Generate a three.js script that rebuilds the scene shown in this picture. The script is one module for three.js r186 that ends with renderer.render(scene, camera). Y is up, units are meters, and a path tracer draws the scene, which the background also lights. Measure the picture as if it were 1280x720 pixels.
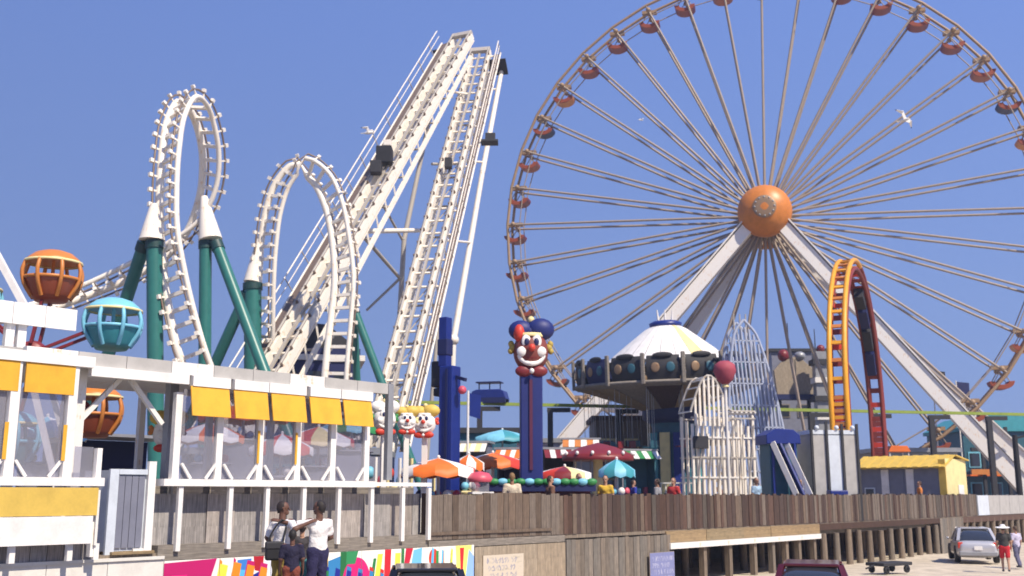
import * as THREE from 'three';
import { mergeGeometries, toCreasedNormals } from 'three/addons/utils/BufferGeometryUtils.js';
import { RoundedBoxGeometry } from 'three/addons/geometries/RoundedBoxGeometry.js';

// ------------------------------------------------------------------ camera, sky, sun, exposure
const EYE = 2.85, F = 1300, PITCH = Math.atan(258 / F);
const scene = new THREE.Scene();
const camera = new THREE.PerspectiveCamera(2 * Math.atan(360 / F) * 180 / Math.PI, 16 / 9, 0.1, 6000);
camera.position.set(0, EYE, 0);
camera.rotation.set(PITCH, 0, 0);
camera.focus = 9; camera.userData.fStop = 2.8;      // the snapshot is focused a little short
camera.updateMatrixWorld();
const renderer = new THREE.WebGLRenderer({ antialias: true });
renderer.toneMapping = THREE.LinearToneMapping;
renderer.toneMappingExposure = 1.3;
renderer.shadowMap.enabled = true;

const SUN = new THREE.Vector3(0.62, 1.12, 0.72).normalize();
{
  const w = 512, h = 256, d = new Float32Array(w * h * 4);
  const top = [0.085, 0.160, 0.45], mid = [0.130, 0.212, 0.500], low = [0.182, 0.262, 0.465];
  for (let j = 0; j < h; j++) {
    const el = ((j + 0.5) / h - 0.5) * 180;
    for (let i = 0; i < w; i++) {
      const k = (j * w + i) * 4;
      for (let c = 0; c < 3; c++) {
        let v;
        if (el > 25) v = mid[c] + (top[c] - mid[c]) * Math.min(1, (el - 25) / 50);
        else if (el > 0) v = low[c] + (mid[c] - low[c]) * Math.pow(el / 25, 0.8);
        else v = low[c] * 0.8;
        d[k + c] = v * (1.05 + 0.2 * Math.cos(((i + 0.5) / w - 0.5) * 2 * Math.PI) * (el > -5 ? 1 : 0));
      }
      d[k + 3] = 1;
    }
  }
  const t = new THREE.DataTexture(d, w, h, THREE.RGBAFormat, THREE.FloatType);
  t.mapping = THREE.EquirectangularReflectionMapping; t.magFilter = t.minFilter = THREE.LinearFilter; t.needsUpdate = true;
  scene.background = t; scene.environment = t;
}
const sun = new THREE.DirectionalLight(0xfff1dc, 4.6);
sun.position.copy(SUN.clone().multiplyScalar(200)).add(new THREE.Vector3(5, 0, -60));
sun.target.position.set(5, 0, -60);
sun.castShadow = true; sun.shadow.mapSize.set(4096, 4096);
Object.assign(sun.shadow.camera, { left: -110, right: 110, top: 110, bottom: -110, near: 1, far: 500 });
scene.add(sun, sun.target);

scene.fog = new THREE.FogExp2(0xaebfe0, 0.0006);      // thin sea haze

// ------------------------------------------------------------------ helpers
let seed = 12345;
const rnd = () => { seed = (seed * 1664525 + 1013904223) >>> 0; return seed / 4294967296; };
const rr = (a, b) => a + (b - a) * rnd();
const V = (x, y, z) => new THREE.Vector3(x, y, z);
const cP = Math.cos(PITCH), sP = Math.sin(PITCH);
function ray(px, py) { const x = (px - 640) / F, y = -(py - 360) / F; return V(x, y * cP + sP, -(cP - y * sP)); }
function at(px, py, D) { const r = ray(px, py); return r.multiplyScalar(D / -r.z).add(V(0, EYE, 0)); }
function onY(px, py, y) { const r = ray(px, py); return r.multiplyScalar((y - EYE) / r.y).add(V(0, EYE, 0)); }
const DK = 1.72;                                  // height of the pier deck above the sand
const A = onY(222, 690, DK);                      // a point on the pier's edge
const U2 = V(0.658, 0, -0.753).normalize(), N2 = V(U2.z, 0, -U2.x);   // along the edge; inland
const PHI = Math.atan2(-U2.z, U2.x);
function pier(s, y, t) { return V(A.x, y, A.z).addScaledVector(U2, s).addScaledVector(N2, t); }
function FS(px, py, t = 0) { const r = ray(px, py), o = V(0, EYE, 0); const k = (t - o.clone().sub(A).dot(N2)) / r.dot(N2); const p = o.addScaledVector(r, k); return { s: p.clone().sub(A).dot(U2), y: p.y, p }; }

const names = {};
function numbered(n) { const k = names[n] = (names[n] ?? -1) + 1; return k ? `${n}_${String(k).padStart(3, '0')}` : n; }
function tag(o, label, category, group, kind) {
  o.userData = {}; if (label) o.userData.label = label; if (category) o.userData.category = category;
  if (group) o.userData.group = group; if (kind) o.userData.kind = kind; return o;
}
function thing(name, label, category, pos = V(0, 0, 0), turn = 0, group) {
  const o = new THREE.Group(); o.name = numbered(name); o.position.copy(pos); o.rotation.y = turn; scene.add(o);
  return tag(o, label, category, group);
}
function uvBox(g) {
  g = g.index ? g.toNonIndexed() : g;
  if (!g.attributes.normal) g.computeVertexNormals();
  const p = g.attributes.position, n = p.count, uv = new Float32Array(n * 2);
  const a = V(), b = V(), c = V();
  for (let i = 0; i < n; i += 3) {
    a.fromBufferAttribute(p, i); b.fromBufferAttribute(p, i + 1).sub(a); c.fromBufferAttribute(p, i + 2).sub(a); b.cross(c);
    const x = Math.abs(b.x), y = Math.abs(b.y), z = Math.abs(b.z);
    for (let k = i; k < i + 3; k++) {
      const X = p.getX(k), Y = p.getY(k), Z = p.getZ(k);
      if (y >= x && y >= z) { uv[2 * k] = X; uv[2 * k + 1] = Z; } else if (x >= z) { uv[2 * k] = Z; uv[2 * k + 1] = Y; } else { uv[2 * k] = X; uv[2 * k + 1] = Y; }
    }
  }
  g.setAttribute('uv', new THREE.BufferAttribute(uv, 2));
  for (const k of Object.keys(g.attributes)) if (!['position', 'normal', 'uv', 'color'].includes(k)) g.deleteAttribute(k);
  return g;
}
// geometries -> one named mesh. world=true: geometries are in world space and shifted into the parent's frame
function part(name, gs, m, parent, keepUv) {
  gs = (Array.isArray(gs) ? gs : [gs]);
  if (!keepUv) gs = gs.map(uvBox); else gs = gs.map(g => { g = g.index ? g.toNonIndexed() : g; return g; });
  const g = gs.length > 1 ? mergeGeometries(gs) : gs[0];
  const o = new THREE.Mesh(g, m); o.name = parent ? name : numbered(name); o.castShadow = o.receiveShadow = true;
  (parent || scene).add(o); return o;
}
const shared = (name, g, m, parent) => { const o = new THREE.Mesh(g, m); o.name = name; o.castShadow = o.receiveShadow = true; parent.add(o); return o; };
function box(w, h, d, x = 0, y = 0, z = 0, bevel = 0) { const g = bevel ? new RoundedBoxGeometry(w, h, d, 1, bevel) : new THREE.BoxGeometry(w, h, d); g.translate(x, y, z); return g; }
// box spanning x0..x1, y0..y1, z0..z1
const span = (x0, x1, y0, y1, z0, z1, bv = 0) => box(Math.abs(x1 - x0), Math.abs(y1 - y0), Math.abs(z1 - z0), (x0 + x1) / 2, (y0 + y1) / 2, (z0 + z1) / 2, bv);
function align(g, p, q, up) {            // geometry built along +y, centred -> from p to q
  const d = q.clone().sub(p), y = d.clone().normalize();
  let ref = up ? up.clone() : (Math.abs(y.y) > 0.95 ? V(1, 0, 0) : V(0, 1, 0));
  const x = ref.clone().cross(y).normalize(), z = x.clone().cross(y).normalize();
  const m = new THREE.Matrix4().makeBasis(x, y, z); m.setPosition(p.clone().add(q).multiplyScalar(0.5));
  return g.applyMatrix4(m);
}
const cyl = (p, q, r0, r1 = r0, n = 8) => align(new THREE.CylinderGeometry(r1, r0, p.distanceTo(q), n), p, q);
const bar = (p, q, w, h = w, up) => align(new THREE.BoxGeometry(w, p.distanceTo(q), h), p, q, up);
function barTaper(p, q, w0, h0, w1, h1, up) {
  const g = new THREE.BoxGeometry(1, p.distanceTo(q), 1), a = g.attributes.position;
  for (let i = 0; i < a.count; i++) { const t = a.getY(i) > 0; a.setX(i, a.getX(i) * (t ? w1 : w0)); a.setZ(i, a.getZ(i) * (t ? h1 : h0)); }
  return align(g, p, q, up);
}
function sphere(r, x = 0, y = 0, z = 0, sx = 1, sy = 1, sz = 1, n = 16) { const g = new THREE.SphereGeometry(r, n, Math.max(6, n * 0.7 | 0)); g.scale(sx, sy, sz); g.translate(x, y, z); return g; }
const lathe = (pts, n = 24, x = 0, y = 0, z = 0) => { const g = new THREE.LatheGeometry(pts.map(p => new THREE.Vector2(p[0], p[1])), n); g.translate(x, y, z); return g; };
function tubeAlong(pts, r, n = 6, closed = false) { return new THREE.TubeGeometry(new THREE.CatmullRomCurve3(pts, closed, 'centripetal'), Math.max(2, pts.length * 2), r, n, closed); }
function sweep(pts, frames, r, n = 7) {   // tube along given points with given side/normal vectors
  const pos = [], idx = [];
  pts.forEach((p, i) => { const { L, N } = frames[i]; for (let k = 0; k < n; k++) { const a = k / n * 6.28318; pos.push(p.x + (L.x * Math.cos(a) + N.x * Math.sin(a)) * r, p.y + (L.y * Math.cos(a) + N.y * Math.sin(a)) * r, p.z + (L.z * Math.cos(a) + N.z * Math.sin(a)) * r); } });
  for (let i = 0; i + 1 < pts.length; i++) for (let k = 0; k < n; k++) { const a = i * n + k, b = i * n + (k + 1) % n; idx.push(a, b, a + n, b, b + n, a + n); }
  const g = new THREE.BufferGeometry(); g.setAttribute('position', new THREE.Float32BufferAttribute(pos, 3)); g.setIndex(idx); g.computeVertexNormals(); return g;
}
function extrude(pts, depth, bevel = 0) {
  const s = new THREE.Shape(pts.map(p => new THREE.Vector2(p[0], p[1])));
  const g = new THREE.ExtrudeGeometry(s, { depth, bevelEnabled: bevel > 0, bevelSize: bevel, bevelThickness: bevel, bevelSegments: 1, curveSegments: 8 }); g.translate(0, 0, -depth / 2); return g;
}
const local = (g, o) => { o.updateMatrixWorld(); return g.applyMatrix4(o.matrixWorld.clone().invert()); };
const rotY = (g, a) => g.rotateY(a);

// ------------------------------------------------------------------ textures and materials
function noise2(n, sd) { let s = sd; const r = () => { s = (s * 1664525 + 1013904223) >>> 0; return s / 4294967296; }; const g = Float32Array.from({ length: n * n }, r); return (x, y) => { x = ((x % n) + n) % n; y = ((y % n) + n) % n; const i = x | 0, j = y | 0, u = x - i, v = y - j, U = u * u * (3 - 2 * u), W = v * v * (3 - 2 * v), i1 = (i + 1) % n, j1 = (j + 1) % n; return (g[j * n + i] * (1 - U) + g[j * n + i1] * U) * (1 - W) + (g[j1 * n + i] * (1 - U) + g[j1 * n + i1] * U) * W; }; }
function tex(size, fn, metres, srgb = true) {
  const d = new Uint8Array(size * size * 4);
  for (let j = 0; j < size; j++) for (let i = 0; i < size; i++) { const v = fn(i / size, j / size), k = (j * size + i) * 4; const c = Array.isArray(v) ? v : [v, v, v]; for (let q = 0; q < 3; q++) d[k + q] = Math.max(0, Math.min(255, c[q] * 255)); d[k + 3] = 255; }
  const t = new THREE.DataTexture(d, size, size); t.wrapS = t.wrapT = THREE.RepeatWrapping; t.magFilter = THREE.LinearFilter; t.minFilter = THREE.LinearMipmapLinearFilter; t.generateMipmaps = true;
  if (srgb) t.colorSpace = THREE.SRGBColorSpace; t.repeat.set(1 / metres, 1 / metres); t.needsUpdate = true; return t;
}
const n8 = noise2(8, 7), n16 = noise2(16, 11), n64 = noise2(64, 5), n128 = noise2(128, 9);
const fb = (u, v) => n8(u * 8, v * 8) * 0.4 + n16(u * 16, v * 16) * 0.3 + n64(u * 64, v * 64) * 0.2 + n128(u * 128, v * 128) * 0.1;
const T = {
  grime: tex(256, (u, v) => 0.90 + 0.1 * Math.min(1, fb(u, v) * 1.6), 2.3),
  rust: tex(256, (u, v) => { const a = fb(u, v), b = n64(u * 64, v * 8); const k = Math.max(0, a * 0.7 + b * 0.35 - 0.66) * 4; return [1 - 0.12 * k, 1 - 0.3 * k, 1 - 0.48 * k]; }, 1.9),
  wood: tex(256, (u, v) => { const g = n128(u * 128, v * 4) * 0.5 + n64(u * 64, v * 2) * 0.3 + fb(u, v) * 0.4; return [0.55 + 0.42 * g, 0.54 + 0.40 * g, 0.52 + 0.38 * g]; }, 1.1),
  woodH: tex(256, (u, v) => { const g = n128(v * 128, u * 4) * 0.5 + n64(v * 64, u * 2) * 0.3 + fb(u, v) * 0.4; return [0.55 + 0.42 * g, 0.54 + 0.40 * g, 0.52 + 0.38 * g]; }, 1.1),
  sand: tex(512, (u, v) => { const g = fb(u, v); return [0.72 + 0.3 * g, 0.71 + 0.29 * g, 0.68 + 0.28 * g]; }, 4.7),
  bump: tex(256, (u, v) => fb(u, v), 1.7, false),
};
function mat(c, o = {}) {
  const m = new THREE.MeshPhysicalMaterial({ roughness: 0.6, ...o });
  if (Array.isArray(c)) m.color.setRGB(...c); else m.color.set(c);
  return m;
}
const M = {
  white: mat([0.86, 0.84, 0.81], { map: T.grime, roughness: 0.5 }),
  white2: mat([0.78, 0.76, 0.72], { map: T.rust, roughness: 0.5 }),
  coaster: mat([0.84, 0.79, 0.70], { map: T.rust, roughness: 0.45 }),
  coasterRail: mat([0.20, 0.15, 0.12], { map: T.rust, roughness: 0.5, metalness: 0.2 }),
  coasterGrey: mat([0.42, 0.39, 0.35], { map: T.rust, roughness: 0.55 }),
  green: mat([0.03, 0.17, 0.15], { map: T.grime, roughness: 0.38 }),
  greenDark: mat([0.012, 0.05, 0.05], { roughness: 0.5 }),
  black: mat([0.012, 0.012, 0.014], { roughness: 0.6 }),
  dark: mat([0.03, 0.03, 0.035], { map: T.grime, roughness: 0.7 }),
  steel: mat([0.33, 0.34, 0.36], { map: T.grime, roughness: 0.45, metalness: 0.3 }),
  roof: mat([0.46, 0.45, 0.43], { map: T.grime, roughness: 0.6 }),
  yellow: mat([0.80, 0.42, 0.03], { map: T.grime, roughness: 0.6 }),
  yellow2: mat([0.68, 0.47, 0.09], { map: T.grime, roughness: 0.6 }),
  cream: mat([0.80, 0.68, 0.33], { map: T.grime, roughness: 0.6 }),
  vinyl: mat([0.70, 0.70, 0.77], { transmission: 0.82, thickness: 0, roughness: 0.13, ior: 1.3, bumpMap: T.bump, bumpScale: 0.02 }),
  glass: mat([0.03, 0.035, 0.045], { roughness: 0.08, clearcoat: 1 }),
  doorBlue: mat([0.20, 0.21, 0.27], { map: T.grime, roughness: 0.5 }),
  doorPale: mat([0.62, 0.68, 0.76], { map: T.grime, roughness: 0.5 }),
  spoke: mat([0.36, 0.29, 0.23], { map: T.grime, roughness: 0.5 }),
  rim: mat([0.36, 0.24, 0.14], { map: T.grime, roughness: 0.5 }),
  wheelLeg: mat([0.80, 0.77, 0.73], { map: T.rust, roughness: 0.5 }),
  ball: mat([0.62, 0.21, 0.035], { map: T.grime, roughness: 0.42 }),
  ballDisc: mat([0.30, 0.20, 0.12], { map: T.rust, roughness: 0.5, metalness: 0.3 }),
  maroon: mat([0.20, 0.018, 0.022], { map: T.grime, roughness: 0.45 }),
  gondEdge: mat([0.30, 0.07, 0.03], { roughness: 0.45 }),
  orangeP: mat([0.58, 0.21, 0.045], { map: T.grime, roughness: 0.45 }),
  blue: mat([0.010, 0.026, 0.20], { map: T.grime, roughness: 0.4 }),
  navyHat: mat([0.010, 0.020, 0.15], { map: T.grime, roughness: 0.55 }),
  columnRail: mat([0.09, 0.012, 0.05], { map: T.grime, roughness: 0.6 }),
  ochre: mat([0.45, 0.33, 0.06], { map: T.grime, roughness: 0.6 }),
  navy: mat([0.012, 0.018, 0.09], { map: T.grime, roughness: 0.5 }),
  teal: mat([0.05, 0.30, 0.36], { map: T.grime, roughness: 0.5 }),
  tealDark: mat([0.03, 0.12, 0.17], { map: T.grime, roughness: 0.5 }),
  sky: mat([0.20, 0.55, 0.72], { map: T.grime, roughness: 0.5 }),
  red: mat([0.62, 0.05, 0.025], { map: T.grime, roughness: 0.5 }),
  orange: mat([0.78, 0.17, 0.02], { map: T.grime, roughness: 0.55 }),
  pink: mat([0.62, 0.09, 0.14], { map: T.grime, roughness: 0.45 }),
  lime: mat([0.25, 0.33, 0.05], { map: T.grime, roughness: 0.5 }),
  leaf: mat([0.03, 0.22, 0.06], { roughness: 0.5 }),
  concrete: mat([0.42, 0.41, 0.40], { map: T.grime, roughness: 0.85 }),
};
const woods = (base, n, spread, map = T.wood) => Array.from({ length: n }, () => { const k = 1 + rr(-spread, spread), w = rr(-spread, spread) * 0.25; return mat([base[0] * k * (1 + w), base[1] * k, base[2] * k * (1 - w)], { map, roughness: 0.85 }); });
M.fenceGrey = woods([0.22, 0.175, 0.145], 7, 0.34);
M.fenceBrown = woods([0.108, 0.068, 0.056], 8, 0.5);
M.skirt = woods([0.30, 0.275, 0.25], 6, 0.22);
M.pile = woods([0.30, 0.255, 0.21], 5, 0.22);
M.beamWood = woods([0.46, 0.36, 0.22], 5, 0.25, T.woodH);
M.greyWood = mat([0.36, 0.34, 0.32], { map: T.woodH, roughness: 0.85 });
M.ply = woods([0.52, 0.45, 0.36], 3, 0.1);
M.board = woods([0.50, 0.49, 0.51], 5, 0.2);

// ------------------------------------------------------------------ setting: sand, sea, pier
{
  const g = new THREE.PlaneGeometry(420, 420, 210, 210); g.rotateX(-Math.PI / 2); g.translate(0, 0, -120);
  const p = g.attributes.position;
  for (let i = 0; i < p.count; i++) { const x = p.getX(i), z = p.getZ(i); p.setY(i, -0.03 + (n64(x * 0.31 + 40, z * 0.31 + 40) - 0.5) * 0.16 + (n16(x * 0.05 + 9, z * 0.05 + 9) - 0.5) * 0.1); }
  g.computeVertexNormals();
  const m = mat([0.74, 0.67, 0.57], { map: T.sand, roughness: 0.95, bumpMap: T.sand, bumpScale: 0.03 });
  tag(part('beach_sand', g, m), 'pale dry beach sand beside and under the pier', 'sand', null, 'structure');
  const s = new THREE.CircleGeometry(5000, 96); s.rotateX(-Math.PI / 2); s.translate(0, -0.6, 0);
  tag(part('sea', s, mat([0.03, 0.09, 0.12], { roughness: 0.12, bumpMap: T.bump, bumpScale: 0.15 })), 'blue green sea behind the beach', 'sea', null, 'structure');
}
const sEnd = FS(1222, 640, 0).s;
{
  const o = thing('pier', null, null, A.clone().setY(0), PHI); o.userData = { kind: 'structure', label: 'timber amusement pier deck on wooden pilings over sand', category: 'pier' };
  part('deck', span(-45, 105, DK - 0.12, DK, -0.02, -80), mat([0.36, 0.31, 0.26], { map: T.wood, roughness: 0.85 }), o);
  // under the deck: joists, and a back wall added to keep the space below dark
  part('joist', span(-45, 105, DK - 0.5, DK - 0.13, -0.5, -0.7), M.greyWood, o);
  part('light_stop_wall', span(-45, 105, -0.3, DK - 0.13, -6.2, -6.5), M.greyWood, o);
  // skirt of grey planks, px 705..830
  const s0 = FS(706, 680).s, s1 = FS(832, 680).s; let s = s0, i = 0;
  while (s < s1) { const w = rr(0.16, 0.24); part('skirt_plank', span(s, s + w - 0.012, -0.2, DK - 0.14 - rr(0, 0.03), 0.05 + rr(0, 0.02), 0.01), M.skirt[i++ % 6], o); s += w; }
  // pale plywood px 596..705
  const p0 = FS(592, 690).s, p1 = s0 - 0.03, n = 3;
  for (let k = 0; k < n; k++) part('plywood_panel', span(p0 + (p1 - p0) * k / n, p0 + (p1 - p0) * (k + 1) / n - 0.012, -0.2, DK - 0.22, 0.055, 0.02), M.ply[k], o);
  // long yellow wood beam px 830..1022 and the greyer one beneath it
  const b0 = s1 + 0.02, b1 = FS(1024, 660).s; const cut = [0, 0.22, 0.45, 0.63, 0.82, 1];
  for (let k = 0; k < 5; k++) part('edge_beam', span(b0 + (b1 - b0) * cut[k], b0 + (b1 - b0) * cut[k + 1] - 0.015, DK - 0.42, DK - 0.05, 0.03 + 0.015 * (k % 2), -0.22), M.beamWood[k], o);
  part('ledger_beam', span(b0 + 0.1, b1 - 0.1, DK - 0.62, DK - 0.43, 0.12, -0.1), M.white2, o);
  // front pilings under the long beam
  for (const px of [836, 882, 914, 945, 968, 985, 1001, 1020]) { const q = FS(px, 700).s; part('piling', span(q - 0.1, q + 0.1, -0.3, DK - 0.63, 0.0, -0.2), M.pile[i++ % 5], o); }
  // close-set pilings px 1030..1180
  const c0 = FS(1031, 690).s, c1 = FS(1172, 690).s;
  part('edge_beam', span(b1 + 0.02, FS(1178, 660).s, DK - 0.3, DK - 0.05, 0.02, -0.2), M.fenceBrown[1], o);
  const kN = 12; for (let k = 0; k < kN; k++) { const q = c0 + (c1 - c0) * k / (kN - 1) + rr(-0.08, 0.08); part('piling', cyl(V(q, -0.3, 0.0), V(q + rr(-0.03, 0.03), DK - 0.4 + rr(-0.06, 0.08), 0), 0.15, 0.13, 9), M.pile[i++ % 5], o); }
  // solid grey skirt px 1176..1204
  const g0 = FS(1177, 690).s, g1 = FS(1206, 690).s; s = g0;
  while (s < g1) { part('skirt_plank', span(s, s + 0.3, -0.2, DK - 0.06, 0.05, 0.0), M.skirt[i++ % 6], o); s += 0.315; }
  const e0 = FS(1212, 690).s; for (let k = 0; k < 16; k++) { const q = e0 + k * 1.15; part('piling', cyl(V(q, -0.3, -0.1), V(q, DK - 0.13, -0.1), 0.15, 0.14, 9), M.pile[i++ % 5], o); }
  part('edge_beam', span(g1 + 0.03, 105, DK - 0.34, DK - 0.04, 0.03, -0.18), M.fenceBrown[3], o);
  // second and third rows
  for (let row = 0; row < 2; row++) for (let k = 0; k < 34; k++) { const q = s1 + k * 1.45 + row * 0.6; part('piling', cyl(V(q, -0.3, -2 - row * 2), V(q, DK - 0.13, -2 - row * 2), 0.15, 0.14, 7), M.pile[i++ % 5], o); }
  part('sill_beam', span(FS(535, 675).s, p1, DK - 0.2, DK - 0.02, 0.03, -0.2), M.greyWood, o);
}
// boardwalk the photographer and the group on the left stand on
{
  const o = thing('boardwalk', null, null, V(-8.4, 0, -8)); o.userData = { kind: 'structure', label: 'low timber boardwalk platform in front of the painted wall', category: 'boardwalk' };
  for (let k = 0; k < 40; k++) part('plank', box(30, 0.06, 0.275, 3.5, 0.97, 10.4 - k * 0.29), M.skirt[k % 6], o);      // the strip along the shore
  for (let k = 0; k < 41; k++) part('plank', box(11.6, 0.06, 0.275, -0.5, 0.97, -1.2 - k * 0.29), M.skirt[(k + 2) % 6], o);   // the arm that leads to the pavilion
  for (const x of [-11, -6, -0.5, 4.5, 10, 18]) part('joist', box(0.2, 0.94, x > 5.2 || x < -6.2 ? 11.4 : 23, x, 0.469, x > 5.2 || x < -6.2 ? 4.7 : -1.3), M.greyWood, o);
}

// ------------------------------------------------------------------ wooden fence along the pier's edge
{
  const o = thing('wooden_fence', 'long weathered brown board fence along the edge of the pier', 'fence', A.clone().setY(0), PHI);
  const s0 = FS(536, 640).s, s1 = FS(1221, 640).s, sB = FS(688, 640).s; let s = s0, i = 0;
  while (s < s1) {
    const w = s < sB ? rr(0.2, 0.34) : rr(0.17, 0.27), grey = s < sB || rnd() < (s > FS(1030, 640).s ? 0.7 : 0.3);
    const top = EYE - 0.0 + rr(-0.05, 0.035) + (s < sB ? 0.02 : 0);
    part('board', span(s, s + w - 0.014, DK + 0.0, top, rr(0.01, 0.035) - 0.02, -0.06), (grey ? M.fenceGrey : M.fenceBrown)[(rnd() * 7) | 0], o); i++;
    s += w;
  }
  part('rail', span(s0, s1, EYE - 0.24, EYE - 0.15, -0.065, -0.12), M.fenceBrown[0], o);
  part('rail', span(s0, s1, DK + 0.15, DK + 0.24, -0.065, -0.12), M.fenceBrown[2], o);
  part('base_rail', span(s0, sB, DK + 0.12, DK + 0.2, 0.045, 0.02), M.fenceGrey[1], o);
  for (let k = 0; k <= 14; k++) { const q = s0 + (s1 - s0) * k / 14; part('post', span(q - 0.05, q + 0.05, DK, EYE + 0.03, -0.125, -0.22), M.fenceBrown[4], o); }
}
{ // pale wall that carries on where the board fence stops
  const o = thing('panel_fence', 'pale grey panel fence continuing past the end of the brown board fence', 'fence', A.clone().setY(0), PHI);
  const s0 = FS(1223, 640).s, n = 7; for (let k = 0; k < n; k++) { part('panel', span(s0 + k * 1.9, s0 + k * 1.9 + 1.86, DK, EYE - 0.05, 0.02, -0.03), k ? M.concrete : M.doorPale, o); part('post', span(s0 + k * 1.9 - 0.06, s0 + k * 1.9 + 0.03, DK, EYE, -0.035, -0.14), M.steel, o); }
}

// ------------------------------------------------------------------ painted wall below the pavilion
{
  const W = 2048, H = 160, cv = document.createElement('canvas'); cv.width = W; cv.height = H; const c = cv.getContext('2d');
  c.fillStyle = '#f1eee6'; c.fillRect(0, 0, W, H);
  const poly = (col, pts) => { c.fillStyle = col; c.beginPath(); pts.forEach((p, i) => i ? c.lineTo(p[0] * W, p[1] * H) : c.moveTo(p[0] * W, p[1] * H)); c.closePath(); c.fill(); };
  const disc = (col, x, y, r) => { c.fillStyle = col; c.beginPath(); c.arc(x * W, y * H, r * H, 0, 7); c.fill(); };
  // u runs along the painted stretch (px 205..592)
  poly('#c01268', [[0.0, 0.05], [0.135, 0.0], [0.10, 1], [0, 1]]); poly('#d8443a', [[0.0, 0.45], [0.08, 0.4], [0.085, 1], [0.0, 1]]); poly('#e6207e', [[0.02, 0.3], [0.06, 0.3], [0.04, 0.9], [0.02, 0.9]]);
  disc('#57b5ea', 0.205, 0.5, 0.42); disc('#f3ea5a', 0.175, 0.75, 0.32); poly('#3a7fd0', [[0.19, 0.06], [0.23, 0.04], [0.225, 0.3], [0.19, 0.25]]);
  poly('#16228c', [[0.235, 0.4], [0.262, 0.3], [0.255, 1], [0.23, 1]]); poly('#b01428', [[0.235, 0], [0.265, 0], [0.262, 0.35], [0.24, 0.3]]); poly('#dfe3ee', [[0.27, 0], [0.31, 0], [0.29, 1], [0.262, 1]]);
  poly('#cf1f22', [[0.315, 0.08], [0.385, 0], [0.385, 1], [0.30, 1]]); disc('#5aa9e8', 0.315, 0.85, 0.4); poly('#ef8b1c', [[0.385, 0], [0.40, 0], [0.402, 1], [0.39, 1]]);
  poly('#e7b32a', [[0.40, 0], [0.46, 0], [0.46, 1], [0.40, 1]]); poly('#2f7fb8', [[0.46, 0.2], [0.5, 0.1], [0.5, 1], [0.46, 1]]); poly('#1d6b3a', [[0.5, 0], [0.545, 0], [0.545, 1], [0.5, 1]]);
  disc('#cf1772', 0.555, 0.75, 0.6); poly('#2c8a55', [[0.52, 0.0], [0.56, 0.0], [0.55, 0.3], [0.52, 0.3]]);
  poly('#1f7a42', [[0.612, 0.2], [0.622, 0.2], [0.61, 1], [0.596, 1]]); poly('#f0e24a', [[0.627, 0.1], [0.645, 0.1], [0.632, 1], [0.612, 1]]);
  poly('#c81e2c', [[0.652, 0], [0.675, 0], [0.672, 1], [0.65, 1]]); poly('#f0e24a', [[0.69, 0.1], [0.71, 0.1], [0.705, 1], [0.685, 1]]); poly('#247a3c', [[0.712, 0], [0.722, 0], [0.722, 1], [0.712, 1]]);
  poly('#c21d3c', [[0.728, 0], [0.755, 0], [0.722, 0.95], [0.716, 0.8]]); poly('#6fbbec', [[0.757, 0.05], [0.79, 0.0], [0.785, 1], [0.735, 1]]);
  disc('#d4246c', 0.80, 0.7, 0.26); disc('#cc3a1d', 0.835, 0.28, 0.24); poly('#2a8a45', [[0.845, 0.1], [0.855, 0.1], [0.855, 1], [0.845, 1]]); poly('#e07a1c', [[0.868, 0.1], [0.876, 0.1], [0.876, 1], [0.868, 1]]);
  poly('#1d5a4a', [[0.903, 0.1], [0.909, 0.1], [0.911, 1], [0.895, 1]]); poly('#f5ea78', [[0.922, 0], [0.99, 0], [0.985, 1], [0.93, 1]]); poly('#c9252b', [[0.940, 0.06], [0.958, 0.06], [0.955, 0.4], [0.952, 1], [0.946, 1]]); poly('#8fb7ee', [[0.978, 0.1], [1, 0.3], [1, 1], [0.962, 1]]);
  { const cs = ['#c01268', '#2f7fb8', '#f0e24a', '#1f7a42', '#cf1f22', '#ef8b1c', '#16228c', '#57b5ea']; for (let k = 0; k < 42; k++) { const x = 0.14 + 0.8 * ((k * 0.381 + 0.05) % 1), w = 0.006 + 0.016 * ((k * 0.617) % 1), y = (k * 0.271) % 0.7; poly(cs[k % 8], [[x, y], [x + w, y + 0.05], [x + w * 0.7, y + 0.35 + 0.3 * ((k * 0.77) % 1)], [x - w * 0.4, y + 0.4]]); } }
  const t = new THREE.CanvasTexture(cv); t.colorSpace = THREE.SRGBColorSpace; t.magFilter = THREE.LinearFilter;
  const o = thing('painted_wall', 'low white wall painted with bright abstract shapes below the white pavilion', 'wall', A.clone().setY(0), PHI);
  const s0 = FS(203, 712).s, s1 = FS(591, 690).s, sL = FS(-120, 720).s, n = 7, top = DK - 0.16;
  const side = mat([0.75, 0.73, 0.68], { map: T.grime, roughness: 0.7 }), face = mat([1, 1, 1], { map: t, roughness: 0.6 });
  for (let k = 0; k < n; k++) {      // painted panels, butted with narrow joints
    const a = s0 + (s1 - s0) * k / n, b = s0 + (s1 - s0) * (k + 1) / n - 0.012, h = 0.95;
    part('backing_panel', span(a, b, 0.05, top, 0.05, 0.0), side, o);
    const g = new THREE.PlaneGeometry(b - a, h); const uv = g.attributes.uv; for (let q = 0; q < uv.count; q++) uv.setX(q, (k + uv.getX(q)) / n); g.translate((a + b) / 2, top - h / 2, 0.054);
    part('mural_panel', g, face, o, true);
  }
  for (let k = 0; k < 4; k++) { const a = sL + (s0 - sL) * k / 4, b = sL + (s0 - sL) * (k + 1) / 4 - 0.012; part('white_panel', span(a, b, 0.05, top + 0.04, 0.05, 0.0), side, o); }
  part('coping', span(sL, s0 - 0.02, top + 0.042, top + 0.1, 0.09, -0.02), side, o);
}
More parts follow.
